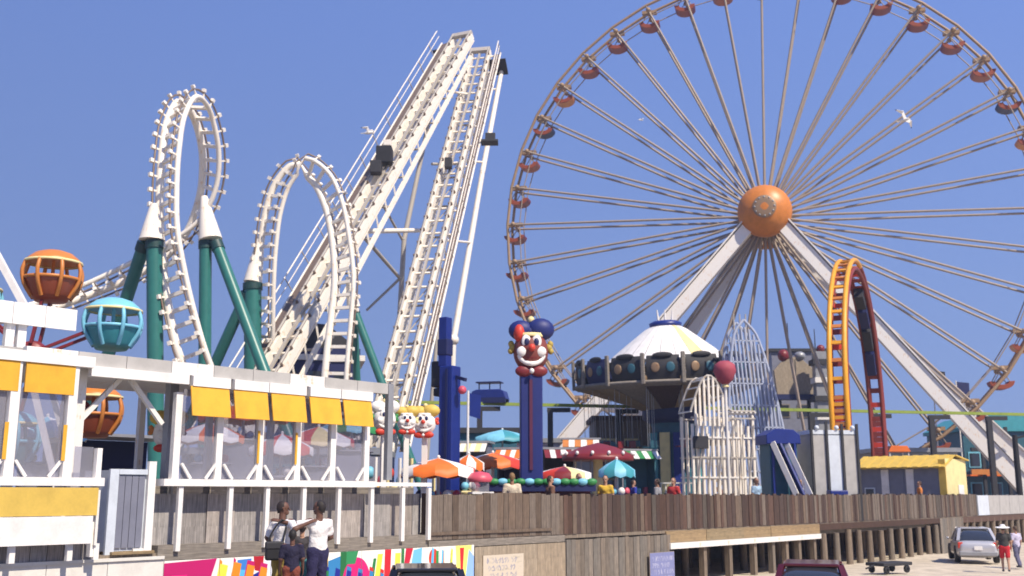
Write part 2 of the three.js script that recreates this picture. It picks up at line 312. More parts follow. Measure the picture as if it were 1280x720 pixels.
{ // faded notice on the plywood, and a blue notice board by the openings
  const notice = (w, h, bg, ink, rows, sd) => { const cv = document.createElement('canvas'); cv.width = 256; cv.height = 160; const c = cv.getContext('2d'); c.fillStyle = bg; c.fillRect(0, 0, 256, 160); c.fillStyle = ink; let q = sd; const r = () => { q = (q * 1664525 + 1013904223) >>> 0; return q / 4294967296; };
    c.strokeStyle = ink; c.lineWidth = 5; c.lineCap = 'round';
    for (let k = 0; k < rows; k++) { let x = 16 + r() * 30; const y = 20 + k * (128 / rows), hh = 78 / rows, end = 240 - r() * 50; while (x < end) { const ww = 8 + r() * 8; c.globalAlpha = 0.22 + 0.4 * r(); c.beginPath(); c.moveTo(x, y + hh * r()); c.lineTo(x + ww * r(), y); c.lineTo(x + ww, y + hh * r()); c.lineTo(x + ww * r(), y + hh); c.stroke(); x += ww + 7 + (r() < 0.2 ? 14 : 0); } } c.globalAlpha = 0.12; for (let k = 0; k < 60; k++) { c.fillStyle = k % 2 ? bg : '#6a6258'; c.fillRect(r() * 256, r() * 160, 4 + r() * 30, 2 + r() * 8); } const t = new THREE.CanvasTexture(cv); t.colorSpace = THREE.SRGBColorSpace; return mat([1, 1, 1], { map: t, roughness: 0.7 }); };
  const put = (name, label, px0, px1, py0, py1, m, z) => { const a = FS(px0, py0), b = FS(px1, py1); const o = thing(name, label, 'sign', pier(a.s, b.y, -z), PHI); const w = b.s - a.s, h = a.y - b.y; part('board', span(0, w, 0, h, 0.02, -0.0), M.ply[1], o); const g = new THREE.PlaneGeometry(w - 0.02, h - 0.02); g.translate(w / 2, h / 2, 0.024); part('print', g, m, o, true); return o; };
  put('faded_sign', 'faded sign with worn blue lettering on pale plywood wall', 601, 652, 694, 726, notice(1, 1, '#cabfae', '#5b6494', 3, 5), 0.058);
  put('notice_board', 'blue grey notice board with pale lettering lines beside the dark pier openings', 806, 838, 691, 730, notice(1, 1, '#7a80ac', '#d7d6da', 4, 9), 0.16);
}

// ------------------------------------------------------------------ white pavilion with yellow panels
{
  const o = thing('white_pavilion', 'long white open pavilion with yellow panels and clear vinyl windows', 'pavilion', A.clone().setY(0), PHI);
  const S = (px, py, t = 0) => FS(px, py, t);
  const sL = S(-140, 560).s, s98 = S(97, 560).s, s222 = S(222, 560).s, s458 = S(460, 560).s, s488 = S(489, 560).s;
  const roofTop = S(300, 459, -0.25).y, sill = S(330, 603).y;
  const post = (px, py0, py1, w = 0.13, m = M.white, t = 0, nm = 'post') => { const a = S(px, (py0 + py1) / 2, t); const y0 = S(px, py1, t).y, y1 = S(px, py0, t).y; return part(nm, span(a.s - w / 2, a.s + w / 2, y0, y1, -t + 0.0, -t - 0.13), m, o); };
  // roof slab: grey metal edge with seams, ceiling below
  const rs0 = S(38, 440, -0.25).s, rs1 = S(491, 480, -0.25).s;
  const n = 9; for (let k = 0; k < n; k++) part('roof_edge', span(rs0 + (rs1 - rs0) * k / n, rs0 + (rs1 - rs0) * (k + 1) / n - 0.012, roofTop - 0.25, roofTop, 0.1, -0.06), k % 3 ? M.roof : M.white2, o);
  part('roof', span(sL, rs1, roofTop - 0.1, roofTop - 0.02, -0.07, -3.6), M.roof, o);
  part('ceiling', span(sL, rs1, roofTop - 0.3, roofTop - 0.22, -0.5, -3.5), M.white2, o);
  // white head beams under the edge
  const head = (px0, px1, dy0 = 0.255, dy1 = 0.47, z = 0.17) => part('head_beam', span(S(px0, 480).s, S(px1, 480).s, roofTop - dy1, roofTop - dy0, z, z - 0.14), M.white, o);
  head(108, 231, 0.255, 0.45); head(236, 283); head(288, 331); head(332, 378); head(383, 421); head(422, 461);
  // yellow drop panels, slightly tilted out at the bottom
  const yel = (px0, px1, hh = 0.62, y = roofTop - 0.475) => { const a = S(px0, 500).s, b = S(px1, 500).s; const g = box(b - a, hh, 0.03, 0, -hh / 2, 0); g.rotateX(-0.2); g.translate((a + b) / 2, y, 0.13); part('yellow_panel', g, M.yellow, o); };
  for (const [a, b] of [[233, 281], [287, 329], [334, 376], [382, 420], [424, 459]]) yel(a, b);
  // window posts, diagonal feet, vinyl panes, sill
  const xs = [222, 275, 326, 373, 417, 459];
  xs.forEach((px, i) => { post(px, 490 + i * 5, 601, 0.15); });
  for (let i = 0; i < 5; i++) {
    const a = S(xs[i], 560).s + 0.1, b = S(xs[i + 1], 560).s - 0.1;
    part('window_pane', span(a, b, sill + 0.06, roofTop - 0.52, -0.06, -0.066), M.vinyl, o);
    for (const [q, d] of [[a, 0.22], [b, -0.22]]) part('brace', bar(V(q, sill + 0.36, 0.02), V(q + d, sill + 0.06, 0.02), 0.05, 0.05), M.white, o);
    if (i === 2 || i === 1) part('yellow_strip', span(b - 0.0, b + 0.05, sill + 0.4, sill + 1.1, 0.03, 0.005), M.yellow, o);
  }
  part('sill', span(S(200, 600).s, s458 + 0.12, sill - 0.09, sill + 0.05, 0.16, -0.2), M.white, o);
  post(488, 480, 600, 0.17, M.steel);
  // lower rail with posts and recessed grey boards
  part('sill', span(s458 + 0.15, S(536, 607).s, sill - 0.06, sill + 0.03, 0.1, -0.1), M.white, o);
  for (const px of [221, 284, 330, 376, 420, 461, 500, 533]) { const a = S(px, 640).s; part('lower_post', span(a - 0.05, a + 0.05, DK + 0.02, sill - 0.1, 0.12, 0.03), M.white, o); }
  let s = S(196, 640).s, i = 0; const sE = S(534, 640).s;
  while (s < sE) { const w = rr(0.5, 0.95); part('wall_board', span(s, Math.min(s + w - 0.012, sE), DK + 0.02, sill - 0.24, -0.3 + rr(0, 0.03), -0.36), M.board[i++ % 5], o); s += w; }
  part('back_board', span(S(196, 640).s, sE, DK + 0.02, sill - 0.08, -0.5, -0.55), M.greyWood, o);
  part('floor_beam', span(S(196, 690).s, sE, DK - 0.15, DK + 0.14, 0.03, -0.3), M.greyWood, o);
  // near section
  const h1 = S(60, 445, -0.3).y;
  part('head_beam', span(sL, s98 + 0.05, h1 - 0.14, h1 + 0.06, 0.34, 0.16), M.white, o);
  for (const [a, b] of [[-80, -30], [-26, 24], [32, 94]]) { const q = S(a, 470, -0.3).s, r = S(b, 470, -0.3).s; part('yellow_panel', span(q, r, h1 - 0.68, h1 - 0.145, 0.31, 0.27), M.yellow, o); }
  const near = [-50, 15, 88, 127]; const sill1 = S(50, 600, -0.3).y;
  near.forEach((px, k) => { const a = S(px, 540, -0.3).s, w = k === 3 ? 0.1 : 0.17; part('post', span(a - w / 2, a + w / 2, k === 3 ? DK : sill1, k === 3 ? sill1 + 0.6 : h1 - 0.15, 0.3, 0.16), M.white, o); });
  for (let k = 0; k < 2; k++) { const a = S(near[k], 540, -0.3).s + 0.12, b = S(near[k + 1], 540, -0.3).s - 0.12; part('window_pane', span(a, b, sill1 + 0.05, h1 - 0.6, 0.22, 0.214), M.vinyl, o); for (const [q, d] of [[a, 0.2], [b, -0.2]]) part('brace', bar(V(q, sill1 + 0.34, 0.26), V(q + d, sill1 + 0.06, 0.26), 0.05, 0.05), M.white, o); part('yellow_strip', span(b - 0.02, b + 0.05, sill1 + 0.35, sill1 + 1.0, 0.315, 0.302), M.yellow, o); }
  { const a = S(92, 540, -0.3).s, b = S(126, 540, -0.3).s; part('window_pane', span(a + 0.1, b - 0.06, sill1 + 0.05, sill1 + 0.62, 0.2, 0.194), M.vinyl, o); }
  part('sill', span(sL, S(127, 600, -0.3).s, sill1 - 0.1, sill1 + 0.05, 0.42, 0.05), M.white, o);
  { // counter front: yellow upper, white lower, leaning out
    const a = sL, b = S(118, 640, -0.3).s; const y0 = sill1 - 0.13, y1 = S(60, 645, -0.35).y, y2 = S(60, 681, -0.35).y;
    const g1 = span(a, b, y1, y0, 0.40, 0.36), g2 = span(a, b - 0.08, y2, y1 - 0.01, 0.42, 0.375);
    part('yellow_counter_panel', g1, M.yellow2, o); part('white_counter_panel', g2, M.white, o); part('counter_end', span(b + 0.01, b + 0.06, y2 - 0.04, y0, 0.36, -0.2), M.white2, o);
    let q = a, k = 0; while (q < b) { part('wall_board', span(q, q + 0.3, DK - 0.15, y2 - 0.02, 0.02, -0.04), M.board[k++ % 5], o); q += 0.312; }
    for (const px of [14, 86, 119]) { const e = S(px, 700, -0.3).s; part('lower_post', span(e - 0.05, e + 0.05, DK - 0.05, y2 - 0.01, 0.32, 0.22), M.white, o); }
  }
  // knee braces and back of the open gateway
  for (const [p0, p1, d] of [[112, 490, 1], [214, 485, -1]]) { const a = S(p0, 500).s; part('knee_brace', bar(V(a, roofTop - 1.25, -0.3), V(a + d * 0.75, roofTop - 0.4, -0.3), 0.09, 0.09), M.white2, o); }
  { const a = S(214, 560, 0.5).s; part('post', span(a - 0.1, a + 0.1, DK, roofTop - 0.3, -0.5, -0.7), M.steel, o); }
  { const a = S(102, 500, 0.2).s; part('post', span(a - 0.08, a + 0.08, DK, roofTop - 0.3, -0.2, -0.34), M.white2, o); }
  for (let k = 0; k < 6; k++) { const q = sL + (rs1 - sL) * (k + 0.5) / 6; part('rear_post', span(q - 0.07, q + 0.07, DK, roofTop - 0.3, -3.3, -3.44), M.white2, o); }
}
{ // grey door booth in the gateway
  const a = FS(130, 690, 0.05), b = FS(189, 690, 0.05), top = FS(150, 583, 0.05).y, w = b.s - a.s, h = top - DK - 0.05;
  const o = thing('ticket_booth', 'grey door booth with white frame standing in the pavilion gateway', 'booth', pier(a.s, DK, 0.05), PHI);
  part('cabin', span(0.06, w - 0.1, 0.06, h - 0.02, -0.04, -1.1), M.doorPale, o);
  for (let k = 0; k < 4; k++) { const x0 = 0.2 + (w - 0.42) * k / 4; part('door_slat', span(x0, x0 + (w - 0.42) / 4 - 0.012, 0.12, h - 0.12, 0.0, -0.035), M.doorBlue, o); }
  part('frame', [span(0, 0.18, 0, h, 0.03, -0.036), span(0.185, w - 0.2, h - 0.1, h, 0.03, -0.036)], M.doorPale, o);
  part('frame', span(w - 0.19, w - 0.03, 0, h + 0.16, 0.05, -0.036), M.white, o);
  part('door_stop', span(w - 0.42, w - 0.2, 0.02, 0.1, 0.06, 0.0), M.white, o);
  part('step', span(0.1, w, -0.0, 0.055, 0.12, -0.3), M.beamWood[2], o);
}
{ // back stall seen through the gateway
  const o = thing('game_stall', 'dark game stall with grey counter seen through the pavilion gateway', 'stall', pier(FS(95, 560, 14).s, DK, 14), PHI);
  const w = FS(225, 560, 14).s - FS(95, 560, 14).s;
  part('counter', span(0, w, 0, 1.15, 0, -0.4), M.concrete, o); part('counter_top', span(-0.05, w, 1.16, 1.24, 0.08, -0.5), M.greyWood, o);
  part('back_wall', span(0, w, 0, 3.0, -2.2, -2.3), M.navy, o); part('red_shelf', span(w * 0.45, w * 0.85, 1.55, 1.72, -1.7, -2.0), M.maroon, o);
  part('roof', span(-0.1, w + 0.1, 3.02, 3.12, 0.1, -2.4), M.steel, o); for (const x of [0.05, w - 0.05]) part('post', span(x - 0.05, x + 0.05, 1.25, 3.0, -0.05, -0.15), M.white2, o);
}
{ // white beam sign behind the pavilion on two columns
  const t = 3.0, a = FS(-120, 395, t), b = FS(97, 395, t), y1 = FS(40, 380, t).y, y0 = FS(40, 407, t).y;
  const o = thing('white_canopy', 'flat white canopy on columns above the pavilion roof', 'canopy', pier(a.s, DK, t), PHI), w = b.s - a.s;
  for (let k = 0; k < 5; k++) part('fascia_panel', span(w * k / 5, w * (k + 1) / 5 - 0.012, y0 - DK, y1 - DK, 0.0, -0.06), M.white, o);
  part('top_sheet', span(0, w, y1 - DK - 0.06, y1 - DK - 0.01, -0.07, -1.6), M.white2, o);
  for (const px of [12, 27, -60]) { const s = FS(px, 425, t + 0.1).s - a.s; part('column', span(s - 0.09, s + 0.09, 0, y0 - DK + 0.02, -0.1, -0.24), M.white, o); }
}

// ------------------------------------------------------------------ kiddie balloon wheel
{
  const D = 27.5, C = at(40, 445, D), R = 2.2;
  const o = thing('balloon_wheel', 'small balloon wheel with round orange and blue gondolas behind the pavilion', 'ride', V(C.x, DK, C.z), 0.12);
  const cy = C.y - DK;
  part('hub', [lathe([[0, -0.3], [0.35, -0.3], [0.42, 0], [0.35, 0.3], [0, 0.3]], 16).rotateX(Math.PI / 2).translate(0, cy, 0)], M.maroon, o);
  for (const z of [0.75, -0.75]) for (const x of [-1.6, 1.6]) part('leg', bar(V(x, 0, z * 1.3), V(x * 0.04, cy, z), 0.14, 0.14), M.white, o);
  part('axle', cyl(V(0, cy, -0.95), V(0, cy, 0.95), 0.1, 0.1, 10), M.steel, o);
  const mk = (ang, col) => {
    const a = ang * Math.PI / 180, px = Math.cos(a) * R, py = cy + Math.sin(a) * R;
    for (const z of [0.32, -0.32]) part('arm', bar(V(Math.cos(a) * 0.3, cy + Math.sin(a) * 0.3, z), V(px, py, z), 0.12, 0.07), M.maroon, o);
    const g = new THREE.Group(); g.name = 'gondola'; g.position.set(px, py, 0); o.add(g);
    const main = col ? M.sky : M.orangeP, tubc = col ? M.teal : M.gondEdge, r = 0.78;
    // balloon-shaped roof, ribs, tub
    part('roof', lathe([[0, 0.72], [0.25, 0.7], [0.48, 0.62], [0.66, 0.47], [0.72, 0.4], [0.68, 0.38], [0, 0.42]], 20), col ? M.sky : M.ball, g);
    part('roof_trim', lathe([[0.69, 0.39], [0.745, 0.40], [0.755, 0.34], [0.70, 0.33], [0.69, 0.39]], 20), M.cream, g);
    for (let k = 0; k < 8; k++) { const b = k * Math.PI / 4 + 0.2, c = Math.cos(b), s = Math.sin(b); part('rib', tubeAlong([V(c * 0.7, 0.36, s * 0.7), V(c * r, 0.1, s * r), V(c * 0.72, -0.25, s * 0.72), V(c * 0.5, -0.6, s * 0.5)], 0.055, 6), main, g); }
    part('tub', lathe([[0, -0.72], [0.4, -0.7], [0.52, -0.55], [0.68, -0.22], [0.72, -0.12], [0.66, -0.12], [0.6, -0.25], [0, -0.5]], 20), tubc, g);
    part('tub_rail', lathe([[0.70, -0.14], [0.76, -0.13], [0.76, -0.06], [0.70, -0.06], [0.70, -0.14]], 20), main, g);
    part('pole', cyl(V(0, -0.5, 0), V(0, 0.5, 0), 0.05, 0.05, 8), main, g);
  };
  part('stay_pole', local(bar(at(-22, 285, 26.2), at(36, 392, 26.2), 0.16, 0.16), o), M.white, o);
  mk(81, 0); mk(24, 1); mk(-41, 0); mk(-100, 1); mk(-160, 0); mk(140, 1);
}

// ------------------------------------------------------------------ boomerang roller coaster
{
  const base = at(400, 618, 58); base.y = DK;
  const o = thing('roller_coaster', 'white steel boomerang roller coaster with twin tilted lift towers and two loops', 'roller coaster', base);
  const put = (name, gs, m, p = o) => part(name, (Array.isArray(gs) ? gs : [gs]).map(g => g.translate(-base.x, -base.y, -base.z)), m, p);
  // ladder-like track through control points [px, py, depth, lateral-x, lateral-z]
  function track(ctrl, step, sign, half = 0.58) {
    const P3 = ctrl.map(c => c.p || at(c[0], c[1], c[2])), L3 = ctrl.map(c => (c.l || V(c[3], c[5] || 0, c[4])).clone().normalize());
    const cv = new THREE.CatmullRomCurve3(P3, false, 'centripetal'), lv = new THREE.CatmullRomCurve3(L3, false, 'catmullrom', 0.5);
    const N = Math.ceil(cv.getLength() / 0.35), pts = [], fr = [];
    for (let i = 0; i <= N; i++) {
      const u = i / N, t = cv.getUtoTmapping(u), p = cv.getPoint(t), T2 = cv.getTangent(t), L = lv.getPoint(t); L.addScaledVector(T2, -L.dot(T2)).normalize();
      pts.push(p); fr.push({ T: T2, L, N: T2.clone().cross(L).normalize().multiplyScalar(sign) });
    }
    const off = (a, b) => pts.map((p, i) => p.clone().addScaledVector(fr[i].L, a).addScaledVector(fr[i].N, b));
    for (const k of [-1, 1]) {
      put('track_tube', sweep(off(k * half, 0), fr, k < 0 ? 0.19 : 0.125, 8), M.coaster);  // lighting put into the shape: brightly lit tube thicker, the other thinner
      put('running_rail', sweep(off(k * (half + 0.02), 0.36), fr, 0.05, 6), M.coasterRail);
    }
    const st = Math.round(step / 0.35);
    for (let i = st; i < N; i += st) {
      const p = pts[i], { L, N: n, T: t2 } = fr[i], q = (a, b) => p.clone().addScaledVector(L, a).addScaledVector(n, b);
      put('tie', [bar(q(-half, 0.02), q(half, 0.02), 0.14, 0.16, t2), bar(q(-half, 0.05), q(-half - 0.04, 0.46), 0.06, 0.08, t2), bar(q(half, 0.05), q(half + 0.04, 0.46), 0.06, 0.08, t2), bar(q(-half - 0.04, 0.40), q(-half - 0.05, 0.56), 0.15, 0.18, t2), bar(q(half + 0.04, 0.40), q(half + 0.05, 0.56), 0.15, 0.18, t2)], M.coaster);
    }
  }
  // near inversion: comes up on the left, over the top, sweeps away behind
  const l1 = [0.82, 0.57];
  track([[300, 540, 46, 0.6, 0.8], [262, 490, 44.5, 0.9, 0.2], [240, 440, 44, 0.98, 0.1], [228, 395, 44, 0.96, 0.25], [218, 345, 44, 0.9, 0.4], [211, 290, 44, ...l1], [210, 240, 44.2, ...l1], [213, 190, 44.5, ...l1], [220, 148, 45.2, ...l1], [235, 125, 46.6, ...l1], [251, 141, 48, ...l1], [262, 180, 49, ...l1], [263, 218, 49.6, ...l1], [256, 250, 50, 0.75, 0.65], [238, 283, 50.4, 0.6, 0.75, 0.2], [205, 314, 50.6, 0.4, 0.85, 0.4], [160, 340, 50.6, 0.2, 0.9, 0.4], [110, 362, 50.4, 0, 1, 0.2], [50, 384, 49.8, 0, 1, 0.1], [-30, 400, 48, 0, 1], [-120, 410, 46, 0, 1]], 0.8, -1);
  // far inversion
  const l2 = [0.85, 0.53];
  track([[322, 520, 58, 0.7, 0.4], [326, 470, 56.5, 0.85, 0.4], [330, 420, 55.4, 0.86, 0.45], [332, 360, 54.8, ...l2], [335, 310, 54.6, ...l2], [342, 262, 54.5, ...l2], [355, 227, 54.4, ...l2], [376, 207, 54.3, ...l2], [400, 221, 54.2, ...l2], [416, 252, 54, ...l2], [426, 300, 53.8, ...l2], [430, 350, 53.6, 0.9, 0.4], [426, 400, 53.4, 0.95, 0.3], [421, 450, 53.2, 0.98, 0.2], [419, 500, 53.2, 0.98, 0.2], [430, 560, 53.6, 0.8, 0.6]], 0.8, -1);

  // lift towers
  function spike(foot, top, half, catSide, label) {
    const d = top.clone().sub(foot), h = V(d.x, 0, d.z).normalize(), dir = d.clone().normalize();
    const L = V(-h.z, 0, h.x).multiplyScalar(1), Nn = L.clone().cross(dir).normalize(); if (Nn.y < 0) Nn.multiplyScalar(-1);
    const len = d.length(), q = (u, a, b) => foot.clone().addScaledVector(dir, u).addScaledVector(L, a).addScaledVector(Nn, b);
    for (const k of [-1, 1]) {
      put('girder', bar(q(0, k * half, -0.25), q(len, k * half, -0.25), 0.34, 0.44, L.clone().cross(dir)), M.coaster);
      put('running_rail', cyl(q(0, k * half, 0.12), q(len + 0.2, k * half, 0.12), 0.07, 0.07, 6), M.coasterGrey);
      put('girder_flange', bar(q(0, k * half, -0.62), q(len, k * half, -0.62), 0.24, 0.07, L.clone().cross(dir)), M.coaster);
    }
    for (const k of [-1, 1]) {      // lower chords and webs make each tower a deep truss
      put('lower_chord', bar(q(2, k * half * 1.25, -1.55), q(len - 1.5, k * half * 1.1, -1.15), 0.2, 0.26, L.clone().cross(dir)), M.coaster);
      for (let u = 2; u + 1.6 < len - 1; u += 1.6) put('web_bar', bar(q(u, k * half * 1.2, -1.4), q(u + 0.8, k * half, -0.5), 0.09, 0.09), M.coaster);
    }
    for (let u = 3; u < len - 2; u += 3.2) put('chord_strut', bar(q(u, -half * 1.2, -1.45), q(u, half * 1.2, -1.45), 0.1, 0.1, dir), M.coasterGrey);
    put('lift_channel', bar(q(0, 0, -0.12), q(len, 0, -0.12), 0.14, 0.16, L.clone().cross(dir)), M.coasterGrey);
    for (let u = 0.5; u < len; u += 1.25) { put('tie', bar(q(u, -half + 0.11, -0.3), q(u, half - 0.11, -0.3), 0.1, 0.12, dir), M.coaster); for (const k of [-1, 1]) put('rail_clip', bar(q(u, k * half - 0.14, 0.02), q(u, k * half + 0.14, 0.02), 0.3, 0.1, dir), M.coasterRail); };
    for (let u = 1; u + 2.5 < len; u += 2.5) put('lace_bar', bar(q(u, -half + 0.14, -0.5), q(u + 2.5, half - 0.14, -0.5), 0.06, 0.06), M.coasterGrey);
    // stair catwalk beside the track
    const c0 = catSide * (half + 0.35), c1 = catSide * (half + 0.95);
    put('catwalk', bar(q(0.5, (c0 + c1) / 2, -0.2), q(len - 0.5, (c0 + c1) / 2, -0.2), 0.4, 0.05, L.clone().cross(dir)), M.coasterRail);
    for (let u = 1; u < len; u += 2.4) put('catwalk_bracket', bar(q(u, catSide * half, -0.3), q(u, c1, -0.3), 0.08, 0.12, dir), M.coaster);
    for (const [a, b, r] of [[c1, 0.85, 0.045], [c1, 0.4, 0.03], [c1, -0.2, 0.07]]) put('handrail', cyl(q(0.5, a, b), q(len - 0.3, a, b), r, r, 6), M.coaster);
    for (let u = 1; u < len; u += 2.4) put('handrail_post', cyl(q(u, c1, -0.2), q(u, c1, 0.85), 0.035, 0.035, 6), M.coasterGrey);
    put('end_stop', [bar(q(len, -half - 0.1, 0), q(len, half + 0.1, 0), 0.3, 0.5, dir)], M.coasterGrey);
    put('top_platform', bar(q(len - 1.2, catSide * half, -0.9), q(len - 1.2, c1 + catSide * 0.5, -0.9), 1.4, 0.08, dir), M.dark);
    return q;
  }
  const f1 = at(330, 470, 53.5), t1 = at(577, 44, 73.5); const q1 = spike(f1.clone().sub(t1.clone().sub(f1).multiplyScalar(0.17)), t1, 0.72, -1);
  const f2 = at(489, 492, 56), t2 = at(600, 63, 76.5); const q2 = spike(f2.clone().sub(t2.clone().sub(f2).multiplyScalar(0.12)), t2, 0.70, 1);
  // little machine boxes on the towers
  const q = (px, py, D) => at(px, py, D);
  const bx = (name, p, w, h, d, m) => put(name, box(w, h, d, p.x, p.y, p.z, 0.04), m);
  bx('lift_motor', q1(25.2, -0.1, 0.42), 1.0, 1.1, 1.1, M.black); bx('lift_motor', q1(23.9, -0.2, 0.45), 0.7, 0.8, 0.8, M.dark); bx('motor_cover', q1(26.6, -0.4, 0.5), 0.5, 0.4, 0.5, M.coaster);
  bx('motor_cover', q2(24.5, 0, 0.4), 0.5, 0.7, 0.6, M.dark);
  { const p = q(612, 178, 69.5); bx('service_platform', p, 1.2, 0.18, 1.0, M.dark); bx('service_box', p.clone().add(V(0.05, 0.35, 0)), 0.7, 0.55, 0.6, M.dark); }
  // supports of the towers
  const sup = (a, b, r, m = M.coaster, nm = 'tower_support') => put(nm, cyl(a, b, r, r * 0.85, 10), m);
  const onDeck = (p) => V(p.x, DK, p.z);
  sup(q(505, 300, 69), q(541, 128, 70.5), 0.17, M.coasterGrey); sup(onDeck(q(490, 470, 69)), q(505, 300, 69), 0.2, M.coasterGrey);
  sup(q(452, 289, 63), q(524, 288, 68), 0.17); sup(q(455, 296, 63), q(500, 348, 68), 0.14, M.coasterGrey); sup(q(500, 348, 68), q(458, 388, 68), 0.1, M.coasterGrey);
  sup(q(603, 215, 72.5), q(629, 78, 77), 0.2); sup(q(567, 425, 69), q(603, 215, 72.5), 0.22); sup(onDeck(q(560, 560, 69)), q(567, 425, 69), 0.22); sup(q(548, 400, 70), q(580, 240, 71.6), 0.13, M.coasterGrey); sup(onDeck(q(530, 520, 70)), q(548, 400, 70), 0.15, M.coasterGrey);
  sup(q(548, 112, 70.5), q(585, 118, 73.5), 0.1); sup(q(598, 110, 75), q(622, 112, 76), 0.09); sup(q(575, 200, 71.6), q(606, 203, 72.8), 0.09); sup(q(552, 300, 67), q(588, 303, 70.8), 0.09); sup(q(540, 205, 68), q(575, 205, 70.5), 0.1, M.coasterGrey); sup(q(470, 240, 65), q(503, 300, 69), 0.1, M.coasterGrey);
  put('support_joint', [sphere(0.36, ...q(567, 425, 69).toArray(), 1, 1, 1, 12)], M.coaster);
  // green columns with white cone heads
  const col = (x0, y0, x1, y1, D0, D1, r = 0.36) => { const a = q(x0, y0, D0); let b = q(x1, y1, D1); const k = (DK - a.y) / (b.y - a.y); b = a.clone().lerp(b, k); put('column', cyl(b, a, r, r, 16), M.green); put('column_footing', cyl(V(b.x, DK, b.z), V(b.x, DK + 0.25, b.z), r * 1.6, r * 1.6, 12), M.concrete); put('collar', cyl(a.clone().lerp(b, 0.001), a.clone().lerp(b, 0.03), r * 1.15, r * 1.15, 16), M.greenDark); };
  const cone = (xt, yt, xb, yb, Dt, Db, rb = 0.56) => put('column_head', cyl(q(xb, yb, Db), q(xt, yt, Dt), rb, 0.17, 16), M.coaster);
  cone(193, 255, 190, 300, 44, 44); col(193, 301, 194, 440, 44, 44, 0.34); col(181, 303, 152, 392, 44.2, 45.5, 0.28);
  cone(255, 246, 263, 300, 49.8, 49.6, 0.58); col(257, 301, 256, 446, 49.6, 49.6, 0.3); col(270, 303, 326, 452, 49.5, 48, 0.28);
  cone(327, 292, 316, 353, 55, 54.8, 0.5); col(316, 354, 316, 450, 54.8, 54.8, 0.46); col(309, 366, 272, 448, 54.8, 56, 0.3);
  cone(436, 346, 442, 384, 54, 54.2, 0.36); col(442, 385, 476, 475, 54.2, 54, 0.22); col(442, 385, 446, 470, 54.3, 55.5, 0.2);
}
{ // train parked behind the tower feet
  const p = at(395, 440, 66); const o = thing('ride_shed', 'dark blue ride shed with pale roof edge behind the coaster towers', 'shed', V(p.x, DK, p.z), 0.2);
  const h = p.y - DK; part('wall', box(5.4, h, 4, 0, h / 2, 0), M.navy, o); part('gable', extrude([[-2.6, 0], [2.6, 0], [0.6, 1.5], [-0.8, 1.6]], 3.8).translate(0, h, 0), M.dark, o); part('fascia', box(6, 0.35, 4.3, 0, h - 0.6, 0.0), M.white2, o);
  for (const x of [-1.6, 0, 1.6]) part('window', box(0.9, 1.1, 0.06, x, h - 2, 2.03), M.glass, o);
}

